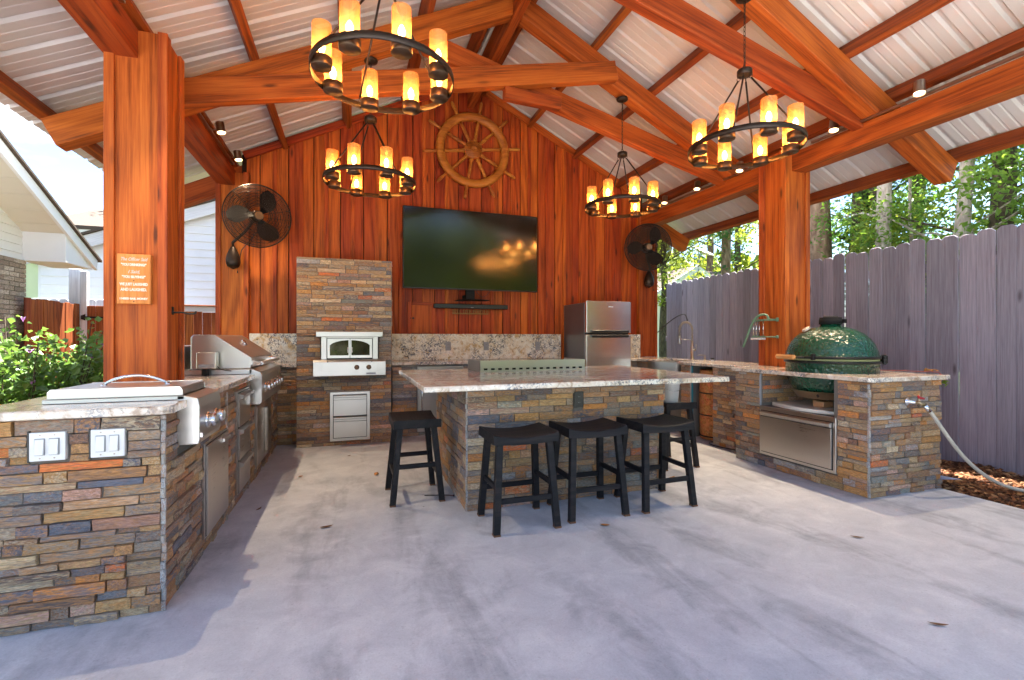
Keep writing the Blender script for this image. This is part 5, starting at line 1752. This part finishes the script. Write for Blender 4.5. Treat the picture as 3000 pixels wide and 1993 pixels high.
b = B(); b.box(-1.1425, -1.136, 3.745, 3.775, 1.375, 1.43); b.build('hook_plate', 'black_iron', hk, 0.001, 1)

# ------------------------------------------------------------------ right hand fence
def dog_ear(w, h, t=0.018, c=0.03):
    b = B()
    b.prism([(0, -w / 2), (h - c, -w / 2), (h, -w / 2 + c * 1.1), (h, w / 2 - c * 1.1), (h - c, w / 2), (0, w / 2)], 0, t, 'z')
    return b.mesh('fence_board', .0045, 1)
fr_ = thing('board_fence', (5.68, 4.2, 0), 'tall grey dog eared board fence along the right side', 'fence')
fm = [dog_ear(.1405, 2.262), dog_ear(.1415, 2.285), dog_ear(.141, 2.272)]
for me in fm: me.materials.append(M['wood_grey'])
y = 0.5; k = 0
rr = random.Random(4)
while y < 7.62:
    o = link(bpy.data.objects.new('fence_board', rr.choice(fm)), fr_)
    mt = Matrix(((0, 0, 1), (0, -1, 0), (1, 0, 0))).to_4x4()
    mt.translation = Vector((5.672 + rr.uniform(-.004, .004), y, -.03 + rr.uniform(-.012, .012))) - wloc(fr_)
    o.matrix_basis = mt @ Matrix.Rotation(rr.uniform(-.004, .004), 4, 'Z')
    y += .1425
for z in (.4, 1.2, 1.95):
    beam('fence_rail', (5.72, .5, z), (5.72, 7.62, z), .04, .09, 'wood_grey', fr_)
fr2 = thing('board_fence', (5.0, 7.75, 0), 'short grey board fence panel behind the pavilion back corner', 'fence')
x = 4.2
while x < 5.62:
    o = link(bpy.data.objects.new('fence_board', rr.choice(fm)), fr2)
    mt = VB.to_4x4(); mt.translation = Vector((x, 7.75 + rr.uniform(-.004, .004), -.03)) - wloc(fr2)
    o.matrix_basis = mt
    x += .1425
for z in (.4, 1.2, 1.95):
    beam('fence_rail', (4.2, 7.79, z), (5.62, 7.79, z), .04, .09, 'wood_grey', fr2)

# ------------------------------------------------------------------ houses and fences on the left
ha = thing('brick_house', (-4.6, 6.6, 0), 'brick house with white gable siding and boxed eave at far left', 'house')
b = B(); b.box(-8.0, -4.53, 3.2, 8.86, 0, 2.32); b.build('wall', 'brick_mortar', ha)
bme = B(); bme.box(0, .02, -.5, .5, -.5, .5); BR_ME = bme.mesh('brick', 0); BR_ME.materials.append(M['brick'])
z = 0.75; row = 0
while z < 2.31:
    y = 6.4 + (.105 if row % 2 else 0)
    while y < 8.86:
        y1 = min(y + .20, 8.86)
        if y1 - y > .03:
            o = bpy.data.objects.new('brick', BR_ME); C.objects.link(o); o.parent = ha
            o.location = Vector((-4.53, (y + y1) / 2, z + .0285)) - wloc(ha); o.scale = (1, y1 - y, .057)
        y += .21
    z += .067; row += 1
def gz(yy): return 2.51 + .486 * (9.66 - yy)
# gable siding above the brick
z = 2.325; k = 0
b = B(); b.add([(-4.56, 3.2, 2.32), (-4.56, 8.86, 2.32), (-4.56, 8.86, gz(8.86) - .05), (-4.56, 3.2, gz(3.2) - .05)], [(0, 1, 2, 3)]); b.build('gable_wall', 'cream_paint', ha)
while z < 4.2:
    ymax = min(8.86, 9.66 - (z + .02 - 2.46) / .486)
    b = B(); b.prism([(-4.56, z), (-4.53, z), (-4.548, z + .125), (-4.56, z + .125)], 3.2, ymax, 'y'); b.build('siding_board', 'white_paint', ha)
    z += .12
# soffit boards under the rake overhang
for i in range(16):
    y0 = 9.2 - i * .28; y1 = y0 - .27
    if y1 < 5: break
    b = B(); b.add([(-4.56, y0, gz(y0) - .14), (-4.03, y0, gz(y0) - .14), (-4.03, y1, gz(y1) - .14), (-4.56, y1, gz(y1) - .14), (-4.56, y0, gz(y0) - .12), (-4.03, y0, gz(y0) - .12), (-4.03, y1, gz(y1) - .12), (-4.56, y1, gz(y1) - .12)], [(0, 1, 2, 3), (7, 6, 5, 4), (0, 4, 5, 1), (1, 5, 6, 2), (2, 6, 7, 3), (3, 7, 4, 0)]); b.build('soffit_board', 'cream_paint', ha)
b = B(); b.add([(-4.03, 9.66, gz(9.66) - .17), (-3.99, 9.66, gz(9.66) - .17), (-3.99, 4.5, gz(4.5) - .17), (-4.03, 4.5, gz(4.5) - .17), (-4.03, 9.66, gz(9.66) - .01), (-3.99, 9.66, gz(9.66) - .01), (-3.99, 4.5, gz(4.5) - .01), (-4.03, 4.5, gz(4.5) - .01)], [(0, 1, 2, 3), (7, 6, 5, 4), (0, 4, 5, 1), (1, 5, 6, 2), (2, 6, 7, 3), (3, 7, 4, 0)]); b.build('rake_board', 'white_paint', ha)
b = B()
b.prism([(9.60, 2.345), (9.66, 2.42), (9.66, 2.50), (8.83, 2.90), (8.83, 2.345)], -4.56, -4.032, 'x')
b.build('eave_box', 'white_paint', ha, .004, 1)
b = B(); b.add([(-8, 9.72, gz(9.72)), (-3.95, 9.72, gz(9.72)), (-3.95, 4.0, gz(4.0)), (-8, 4.0, gz(4.0)), (-8, 9.72, gz(9.72) + .035), (-3.95, 9.72, gz(9.72) + .035), (-3.95, 4.0, gz(4.0) + .035), (-8, 4.0, gz(4.0) + .035)], [(0, 1, 2, 3), (7, 6, 5, 4), (0, 4, 5, 1), (1, 5, 6, 2), (2, 6, 7, 3), (3, 7, 4, 0)]); b.build('roof', 'shingle', ha)

hbh = thing('white_house', (-3.5, 13.0, 0), 'white lap sided house with a low gable beyond the left fence', 'house')
def rz_(x): return 3.367 + .394 * (x + 5.445)
b = B(); b.prism([(-6.2, 0), (1.5, 0), (1.5, rz_(1.5)), (-6.2, rz_(-6.2))], 12.56, 12.7, 'y'); b.build('wall', 'white_paint', hbh)
z = .9
while z < 4.6:
    xl = max(-6.15, (z + .35 - 3.367) / .394 - 5.445)
    b = B(); b.prism([(12.56, z), (12.525, z), (12.548, z + .185), (12.56, z + .185)], xl, -1.2, 'x'); b.build('siding_board', 'white_paint', hbh)
    z += .18
beam('rake_board', (-6.6, 12.42, rz_(-6.6) - .15), (1.5, 12.42, rz_(1.5) - .15), .05, .26, 'wood_white', hbh)
b = B(); b.add([(-6.7, 12.35, rz_(-6.7) + .0), (1.5, 12.35, rz_(1.5) + .0), (1.5, 16, rz_(1.5) + .0), (-6.7, 16, rz_(-6.7) + .0), (-6.7, 12.35, rz_(-6.7) + .05), (1.5, 12.35, rz_(1.5) + .05), (1.5, 16, rz_(1.5) + .05), (-6.7, 16, rz_(-6.7) + .05)], [(0, 1, 2, 3), (7, 6, 5, 4), (0, 4, 5, 1), (1, 5, 6, 2), (2, 6, 7, 3), (3, 7, 4, 0)]); b.build('roof', 'shingle', hbh)
b = B(); b.add([(-7.5, 15.0, 4.1), (-3.0, 15.0, 4.1), (-3.0, 18.0, 5.2), (-7.5, 18.0, 5.2), (-7.5, 15.0, 4.0), (-3.0, 15.0, 4.0), (-3.0, 18.0, 5.1), (-7.5, 18.0, 5.1)], [(3, 2, 1, 0), (4, 5, 6, 7), (0, 1, 5, 4), (1, 2, 6, 5), (2, 3, 7, 6), (3, 0, 4, 7)]); b.build('rear_roof', 'shingle', hbh)
b = B(); b.box(-7.3, -3.1, 15.02, 15.3, 0, 4.005); b.build('rear_wall', 'white_paint', hbh)

hcc = thing('yellow_house', (-11.5, 17, 0), 'pale yellow house wall with white rake seen under the eave at far left', 'house')
b = B(); b.prism([(-17.0, 0), (-8.2, 0), (-8.2, 3.6), (-11.0, 5.2), (-17, 5.2)], 17.0, 17.2, 'y'); b.build('wall', 'yellow_paint', hcc)
beam('rake_board', (-11.6, 16.9, 5.15), (-7.6, 16.9, 3.1), .06, .4, 'wood_white', hcc)
b = B(); b.add([(-11.6, 16.8, 5.4), (-7.4, 16.8, 3.25), (-7.4, 21, 3.25), (-11.6, 21, 5.4), (-11.6, 16.8, 5.48), (-7.4, 16.8, 3.33), (-7.4, 21, 3.33), (-11.6, 21, 5.48)], [(3, 2, 1, 0), (4, 5, 6, 7), (0, 1, 5, 4), (1, 2, 6, 5), (2, 3, 7, 6), (3, 0, 4, 7)]); b.build('roof', 'shingle', hcc)

fl = thing('board_fence', (-4.4, 9.4, 0), 'red brown stained board fence beside the brick house corner', 'fence')
fbm = [dog_ear(.138, 1.80, .018, .004), dog_ear(.138, 1.785, .018, .004)]
for me in fbm: me.materials.append(M['wood_fence'])
rr = random.Random(8)
y = 8.70
while y < 10.0:
    o = link(bpy.data.objects.new('fence_board', rr.choice(fbm)), fl)
    mt = Matrix(((0, 0, 1), (0, -1, 0), (1, 0, 0))).to_4x4(); mt.translation = Vector((-4.42 + rr.uniform(-.006, .006), y, 0)) - wloc(fl); o.matrix_basis = mt
    y += .142
for z in (.4, 1.5): beam('fence_rail', (-4.45, 8.9, z), (-4.45, 10.0, z), .04, .09, 'wood_fence', fl)
gte = thing('board_gate', (-3.8, 10.0, 0), 'red brown board gate with black strap hinges between left post and house', 'gate')
x = -4.24
while x < -3.3:
    o = link(bpy.data.objects.new('gate_board', rr.choice(fbm)), gte)
    mt = VB.to_4x4(); mt.translation = Vector((x, 10.02 + rr.uniform(-.004, .004), -.015)) - wloc(gte); o.matrix_basis = mt
    x += .142
for z in (1.57, .55):
    b = B(); b.prism([(-4.36, z - .03), (-4.30, z - .055), (-4.30, z - .018), (-3.98, z - .008), (-3.98, z + .008), (-4.30, z + .018), (-4.30, z + .055), (-4.36, z + .03)], 9.995, 10.018, 'y'); b.build('strap_hinge', 'black_iron', gte)
fl2 = thing('board_fence', (-2.2, 10.05, 0), 'red brown stained board fence with cream cap behind the gas grill', 'fence')
x = -3.22
while x < -0.6:
    o = link(bpy.data.objects.new('fence_board', rr.choice(fbm)), fl2)
    mt = VB.to_4x4(); mt.translation = Vector((x, 10.04 + rr.uniform(-.004, .004), -.10)) - wloc(fl2); o.matrix_basis = mt
    x += .215 if False else .142
beam('cap_board', (-3.3, 10.03, 1.745), (-.5, 10.03, 1.745), .05, .10, 'wood_white', fl2)
beam('top_rail', (-3.3, 10.02, 1.805), (-.5, 10.02, 1.805), .09, .022, 'wood_fence', fl2)
wp = thing('fence_post', (-4.40, 10.03, 0), 'white painted gate post beside the brown fence', 'post')
beam('post_shaft', (-4.33, 10.05, 0), (-4.33, 10.05, 2.36), .09, .09, 'wood_white', wp, (1, 0, 0))
beam('post_board', (-4.47, 10.08, 0), (-4.47, 10.08, 2.40), .05, .17, 'wood_white', wp, (1, 0, 0))
wf = thing('picket_fence', (-6, 11.5, 0), 'white picket fence showing above the brown fence at far left', 'fence')
fwm = dog_ear(.14, 1.98, .018, .03); fwm.materials.append(M['wood_white'])
x = -6.6
while x < -3.4:
    o = link(bpy.data.objects.new('picket', fwm), wf)
    mt = VB.to_4x4(); mt.translation = Vector((x, 11.5, 0)) - wloc(wf); o.matrix_basis = mt
    x += .146

# ------------------------------------------------------------------ vegetation
def leaves(name, mat, parent, pts, size, seed, flat=0.5, aspect=1.8):
    rr = random.Random(seed)
    vs, fs, cs = [], [], []
    off = wloc(parent) if parent else Vector((0, 0, 0))
    for p, val in pts:
        L = size * rr.uniform(.6, 1.35); w = L / aspect * rr.uniform(.8, 1.2)
        e = Euler((rr.gauss(0, flat * 1.2), rr.gauss(0, flat * 1.2), rr.uniform(0, 6.283)))
        m3 = e.to_matrix(); q = len(vs)
        base = Vector(p) - off
        fold = rr.uniform(.05, .3) * w
        for dx, dy, dz in ((-L / 2, 0, 0), (-L * .1, -w / 2, fold), (L / 2, 0, -L * .08), (-L * .1, w / 2, fold)):
            vs.append(tuple(base + m3 @ Vector((dx, dy, dz))))
        c = max(0.0, min(1.0, val + rr.uniform(-.28, .28)))
        cs += [c, c, c, 1] * 4
        fs += [(q, q + 1, q + 2), (q, q + 2, q + 3)]
    me = bpy.data.meshes.new(name); me.from_pydata(vs, [], fs)
    ca_ = me.color_attributes.new('Col', 'FLOAT_COLOR', 'POINT'); ca_.data.foreach_set('color', cs)
    me.materials.append(M[mat])
    return link(bpy.data.objects.new(name, me), parent)

def tree(name, label, base, h, r, lean, barkmat, leafmat, nclump, nleaf, crown, size, seed, vine=0, group=None):
    """crown: (z0, z1, radius)"""
    rr = random.Random(seed)
    bx_, by_ = base
    t = thing(name, (bx_, by_, -.05), label, 'tree', group)
    path, rad = [], []
    wob = [Vector((rr.uniform(-.10, .10), rr.uniform(-.10, .10), 0)) for _ in range(9)]
    for k in range(9):
        u = k / 8
        path.append(Vector((bx_ + lean[0] * u * h, by_ + lean[1] * u * h, -.05 + h * u)) + wob[k] * (r * 4) * (0 if k == 0 else 1))
        rad.append(r * (1.12 - .62 * u))
    b = B(); b.tube(smooth_path(path, 4), [rad[min(8, i // 4)] + (rad[min(8, i // 4 + 1)] - rad[min(8, i // 4)]) * (i % 4) / 4 for i in range(33)], 12)
    tr = b.build('trunk', barkmat, t)
    b = B(); cl = []
    z0, z1, cr = crown
    for k in range(nclump):
        zz = rr.uniform(z0, z1)
        u = max(0, min(1, zz / h)); k0 = min(7, int(u * 8)); org = path[k0].lerp(path[k0 + 1], u * 8 - k0)
        a = rr.uniform(0, 6.283); d = cr * math.sqrt(rr.random()) * (1 - .35 * abs((zz - z0) / (z1 - z0) - .4))
        c = Vector((org.x + d * math.cos(a), org.y + d * math.sin(a), zz + rr.uniform(-.1, .35) * d))
        cl.append((c, rr.uniform(.22, .5) * (.6 + .4 * cr), rr.random()))
        if k % 2 == 0:
            s0 = org - Vector((0, 0, .25 * d))
            b.tube([s0, s0.lerp(c, .5) + Vector((rr.uniform(-.1, .1), rr.uniform(-.1, .1), .06)), c], [r * .26, r * .15, .006], 5)
    if b.v: b.build('limbs', barkmat, tr)
    pts = []
    for i in range(int(nleaf * .85)):
        c, q, v = rr.choice(cl)
        dv = Vector((rr.gauss(0, 1), rr.gauss(0, 1), rr.gauss(0, .7)))
        dv = dv.normalized() * q * rr.random() ** .45
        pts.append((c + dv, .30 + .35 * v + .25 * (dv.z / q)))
    for i in range(vine):
        zz = rr.uniform(1.5, min(h, 5.5)); u = zz / h; k0 = min(7, int(u * 8)); org = path[k0].lerp(path[k0 + 1], u * 8 - k0)
        a = rr.uniform(0, 6.283); rv = r * 1.05 + abs(rr.gauss(0, .09))
        pts.append((Vector((org.x + rv * math.cos(a), org.y + rv * math.sin(a), zz)), rr.uniform(.1, .6)))
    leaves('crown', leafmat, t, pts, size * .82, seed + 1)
    return t

TG = 'trees beyond the right fence'
tree('pine_tree', 'thick orange barked pine trunk right behind the right post', (7.95, 6.25), 11, .205, (0, 0), 'bark_pine', 'leaf_pine', 26, 2600, (5.0, 9.5, 2.0), .14, 201, 0, TG)
tree('hardwood_tree', 'pale crooked tree trunk rising behind the fence, left of the rafter tail', (7.15, 4.68), 7.5, .105, (.015, -.012), 'bark_pale', 'leaf_mid', 34, 5200, (2.2, 6.5, 1.5), .085, 202, 0, TG)
tree('hardwood_tree', 'pale leaning tree trunk behind the fence, under the rafter tail', (7.25, 4.02), 7.5, .09, (.055, -.055), 'bark_pale', 'leaf_mid', 34, 5200, (2.4, 6.5, 1.6), .085, 203, 0, TG)
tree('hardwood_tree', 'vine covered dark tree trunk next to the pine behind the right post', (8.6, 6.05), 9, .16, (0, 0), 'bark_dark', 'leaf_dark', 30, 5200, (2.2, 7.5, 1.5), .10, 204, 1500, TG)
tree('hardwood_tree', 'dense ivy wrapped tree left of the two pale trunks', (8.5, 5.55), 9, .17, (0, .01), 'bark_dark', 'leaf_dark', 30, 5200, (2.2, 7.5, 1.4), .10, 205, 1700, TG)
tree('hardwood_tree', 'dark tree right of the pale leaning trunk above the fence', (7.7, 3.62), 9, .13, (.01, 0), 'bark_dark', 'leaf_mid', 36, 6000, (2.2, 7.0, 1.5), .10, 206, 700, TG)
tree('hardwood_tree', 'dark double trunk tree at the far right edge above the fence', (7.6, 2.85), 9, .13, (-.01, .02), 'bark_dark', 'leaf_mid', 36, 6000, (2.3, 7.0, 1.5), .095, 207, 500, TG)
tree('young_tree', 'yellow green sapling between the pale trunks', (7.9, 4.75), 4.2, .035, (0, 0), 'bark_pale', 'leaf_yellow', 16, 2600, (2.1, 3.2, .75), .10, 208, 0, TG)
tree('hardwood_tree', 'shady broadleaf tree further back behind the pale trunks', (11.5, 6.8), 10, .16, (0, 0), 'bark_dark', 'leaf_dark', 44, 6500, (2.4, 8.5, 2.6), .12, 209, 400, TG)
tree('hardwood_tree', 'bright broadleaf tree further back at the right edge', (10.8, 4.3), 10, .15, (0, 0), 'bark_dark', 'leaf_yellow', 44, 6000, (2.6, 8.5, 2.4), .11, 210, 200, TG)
TF = 'trees beyond the far end of the fence'
tree('pine_tree', 'slim brown pine trunk left of the right post, above the fence', (11.2, 11.9), 13, .15, (0, 0), 'bark_pine', 'leaf_pine', 22, 2500, (4.3, 10.0, 2.2), .17, 221, 260, TF)
tree('pine_tree', 'far grey pine trunk above the neighbour gable', (17.0, 19.2), 16, .17, (0, 0), 'bark_pine', 'leaf_pine', 24, 2600, (5, 13, 3.0), .22, 222, 0, TF)
tree('pine_tree', 'far pine trunk left of the satellite dish', (17.6, 22.6), 16, .2, (0, 0), 'bark_pine', 'leaf_yellow', 24, 2600, (3, 11, 3.4), .24, 223, 0, TF)
tree('hardwood_tree', 'yellow green tree beside the right wall fan', (10.4, 14.0), 8, .13, (0, 0), 'bark_dark', 'leaf_yellow', 40, 5200, (2.2, 6.2, 2.2), .15, 224, 0, TF)
tree('hardwood_tree', 'soft green tree behind the neighbour roof', (19.5, 20.0), 10, .2, (0, 0), 'bark_dark', 'leaf_yellow', 40, 5000, (2.5, 8.5, 3.4), .22, 225, 0, TF)
tree('hardwood_tree', 'green tree hanging over the white house roof at the left', (-3.2, 19.0), 11, .25, (0, 0), 'bark_dark', 'leaf_mid', 34, 4200, (7.2, 10.5, 2.8), .18, 226, 0)

# far wood closing the view behind the fence
rr = random.Random(77); pts = []
for i in range(6500):
    a = R(rr.uniform(24, 52)); d = rr.uniform(28, 44)
    x_, y_ = d * math.sin(a), d * math.cos(a)
    top = 6.0 + 2.5 * mnoise.noise(Vector((a * 9, 0, 3)))
    z_ = top * rr.random() ** .75
    pts.append((Vector((x_, y_, z_)), .45 + .4 * mnoise.noise(Vector((x_ * .3, y_ * .3, z_ * .5)))))
tag(leaves('far_wood', 'leaf_yellow', None, pts, .55, 78, .8, 1.4), 'hazy green wood far behind the fence', 'wood', kind='stuff')

# garden trees on the far side of the yard, behind the camera (the television mirrors them)
rr = random.Random(79); pts = []
for i in range(6000):
    x_ = rr.uniform(-1, 17); y_ = -17 - rr.uniform(0, 4)
    z_ = (8.2 + 2.5 * mnoise.noise(Vector((x_ * .35, 1, 3)))) * rr.random() ** .7
    pts.append((Vector((x_, y_, z_)), .4 + .4 * mnoise.noise(Vector((x_ * .3, y_ * .3, z_ * .5)))))
tag(leaves('garden_wood', 'leaf_yellow', None, pts, .8, 80, .8, 1.3), 'green tree line closing the yard behind the viewer', 'wood', kind='stuff')

# shrub with mallow flowers
sh = thing('flowering_shrub', (-3.1, 5.9, 0), 'leafy green rose of sharon shrub with mauve flowers left of the post', 'shrub')
rr = random.Random(31); b = B(); pts = []
for k in range(100):
    a = rr.uniform(0, 6.283); q = rr.random() ** .6
    fx_, fy_ = -3.05 + 1.0 * q * math.cos(a), 5.85 + 1.1 * q * math.sin(a)
    hh = rr.uniform(.98, 1.30) - .12 * q
    if rr.random() < .14: hh += .18
    p0 = Vector((-3.1 + (fx_ + 3.1) * .4, 5.9 + (fy_ - 5.9) * .4, 0)); p1 = Vector((fx_, fy_, hh))
    pm = p0.lerp(p1, .5) + Vector((rr.uniform(-.06, .06), rr.uniform(-.06, .06), 0))
    b.tube([p0, pm, p1], [.008, .006, .003], 5)
    for j in range(74):
        u = .22 + .80 * rr.random(); c = (p0.lerp(pm, u * 2) if u < .5 else pm.lerp(p1, u * 2 - 1))
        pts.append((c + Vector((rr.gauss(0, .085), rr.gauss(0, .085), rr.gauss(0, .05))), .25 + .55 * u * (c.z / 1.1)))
b.build('stems', 'bark_dark', sh)
leaves('foliage', 'leaf_shrub', sh, pts, .072, 32, .55, 1.35)
for (x_, y_, z_, pk, op) in ((-2.95, 5.75, 1.37, 0, 0), (-2.42, 5.95, 1.13, 0, 1), (-2.50, 5.85, 1.00, 1, 2), (-2.58, 5.15, .80, 0, 0), (-2.44, 5.83, .99, 1, 1), (-3.0, 5.2, 1.12, 1, 2), (-2.75, 5.45, 1.08, 0, 1)):
    b = B()
    for i in range(5):
        a = 2 * math.pi * i / 5; w_ = .55
        r_ = (.018, .030, .048)[op]; hz = (.055, .040, .020)[op]
        c0 = Vector((x_, y_, z_))
        b.add([c0, c0 + Vector((r_ * math.cos(a - w_), r_ * math.sin(a - w_), hz * .7)), c0 + Vector((r_ * 1.25 * math.cos(a), r_ * 1.25 * math.sin(a), hz)), c0 + Vector((r_ * math.cos(a + w_), r_ * math.sin(a + w_), hz * .7))], [(0, 1, 2, 3)])
    b.build('flower', 'petal_pink' if pk else 'petal', sh)

# creeper on the right counter end
cp = thing('creeper', (4.56, 2.6, ZT), 'thin reddish creeper with small leaves on the right counter corner', 'creeper')
b = B(); b.tube(smooth_path([(4.40, 2.95, ZT + .012), (4.46, 2.80, ZT + .018), (4.54, 2.66, ZT + .016), (4.60, 2.56, ZT + .01), (4.605, 2.52, ZT - .06)], 4), .003, 5); b.build('vine_stem', simple('red_stem', (.30, .06, .04), .5), cp)
leaves('vine_leaves', 'leaf_mid', cp, [(Vector((4.60 + rr.gauss(0, .02), 2.53 + rr.gauss(0, .02), ZT - .07 + rr.gauss(0, .02))), .5) for _ in range(8)], .05, 91)
leaves('dry_vine_leaves', 'leaf_dry', cp, [(Vector((4.57 + rr.gauss(0, .02), 2.62 + rr.gauss(0, .03), ZT + .03)), .5) for _ in range(6)], .05, 92)

# ------------------------------------------------------------------ neighbour house at the right
nh = thing('neighbour_house', (13.6, 16.2, 0), 'small cream gabled house roof showing above the grey fence', 'house')
gx, gy = 13.35, 16.0
b = B(); b.prism([(gx - 1.7, 0), (gx + 1.7, 0), (gx + 1.7, 3.05), (gx, 4.02), (gx - 1.7, 3.05)], gy, gy + .15, 'y'); b.build('gable_wall', 'cream_paint', nh)
for s in (-1, 1):
    beam('rake_board', (gx, gy - .25, 4.06), (gx + s * 1.95, gy - .25, 2.92), .06, .22, 'wood_white', nh)
for i in range(7):
    z_ = 3.10 + i * .10; hw = max(.06, (3.95 - z_) / .57 * .62)
    b = B(); b.prism([(gy - .06, z_), (gy - .01, z_ + .06), (gy + .0, z_ + .06), (gy + .0, z_)], gx - hw, gx + hw, 'x'); b.build('vent_louvre', 'white_paint', nh)
b = B()
for s in (-1, 1):
    b.add([(gx, gy - .3, 4.17), (gx + s * 2.0, gy - .3, 3.00), (gx + s * 2.0 , gy + 5, 3.00), (gx, gy + 5, 4.17)], [(0, 1, 2, 3)])
b.add([(gx, gy + .6, 4.15), (gx + 5.0, gy + 1.5, 4.12), (gx + 5.2, gy - .5, 3.0), (gx + 1.8, gy - .5, 3.0)], [(0, 1, 2, 3)])
b.build('roof', 'shingle', nh)
ds = thing('satellite_dish', (13.8, 16.3, 4.1), 'grey satellite dish on the neighbour roof', 'dish')
b = B(); b.tube([(13.62, 16.2, 3.98), (13.66, 16.2, 4.25), (13.80, 16.2, 4.45), (13.82, 16.2, 4.72)], .03, 8); b.build('mast', 'grey_plastic', ds)
b = B(); b.lathe([(.001, 0), (.20, .02), (.34, .06), (.46, .12), (.46, .135), (.33, .08), (.2, .04), (.001, .02)], (0, 0, 0), 28); dsh = b.build('dish_reflector', simple('dish_grey', (.42, .40, .36), .5), ds, 0, 1, True)
dsh.location = Vector((13.85, 16.1, 4.72)) - wloc(ds); dsh.rotation_euler = (R(28), R(12), 0)

# ------------------------------------------------------------------ small litter on the slab
def leaf_litter(x, y, L, w, rz, mat, label, curl=.25):
    b = B(); n = 6
    vs = []
    for i in range(n + 1):
        u = i / n; wd = w * math.sin(math.pi * min(.97, max(.03, u))) ** .8
        zc_ = .004 + curl * L * (u - .5) ** 2 * 2
        c_, s_ = math.cos(rz), math.sin(rz)
        for sgn in (-1, 1):
            lx, ly = (u - .5) * L, sgn * wd / 2
            vs.append((x + lx * c_ - ly * s_, y + lx * s_ + ly * c_, zc_ + abs(sgn) * .003))
    b.add(vs, [(2 * i, 2 * i + 1, 2 * i + 3, 2 * i + 2) for i in range(n)], True)
    tag(b.build('dry_leaf', mat), label, 'leaf', 'leaves on the slab')
leaf_litter(2.62, 3.42, .085, .055, .4, 'leaf_dry', 'curled yellow leaf on the concrete right of the island')
leaf_litter(1.56, 2.71, .06, .035, -.5, 'leaf_dry', 'small tan leaf below the middle front stool', .1)
leaf_litter(2.92, 2.05, .075, .020, -.7, 'leaf_brown', 'narrow brown leaf on the concrete toward the right counter', .1)
leaf_litter(2.355, 1.315, .075, .018, -.6, 'leaf_brown', 'narrow brown leaf on the right foreground concrete', .1)
leaf_litter(-0.15, 3.26, .08, .03, .2, 'leaf_brown', 'dark leaf on the floor left of the lone stool', .1)
leaf_litter(-0.02, 5.15, .05, .025, .9, 'leaf_brown', 'tiny dark leaf on the floor before the oven drawers', .1)
leaf_litter(-0.62, 3.75, .07, .02, 1.2, 'leaf_brown', 'thin olive leaf on the floor beside the left counter drawers', .1)
leaf_litter(-0.42, 4.52, .04, .03, .3, 'leaf_dry', 'pale leaf scrap on the floor before the gas grill', .1)
ck = B(); ck.cyl((0.20, 4.35, .014), (0.225, 4.365, .014), .013, .012, 12)
tag(ck.build('cork', simple('cork', (.50, .27, .10), .8)), 'single wine cork on the floor left of the lone stool', 'cork')
zp = B(); zp.tube(smooth_path([(0.535, 3.66, .008), (0.62, 3.63, .010), (0.70, 3.61, .008), (0.745, 3.585, .007)], 5), .0035, 6); zp.box(.742, .752, 3.578, 3.59, .002, .014)
tag(zp.build('cable_tie', 'black'), 'black cable tie on the floor between the lone stool and the island', 'cable tie')
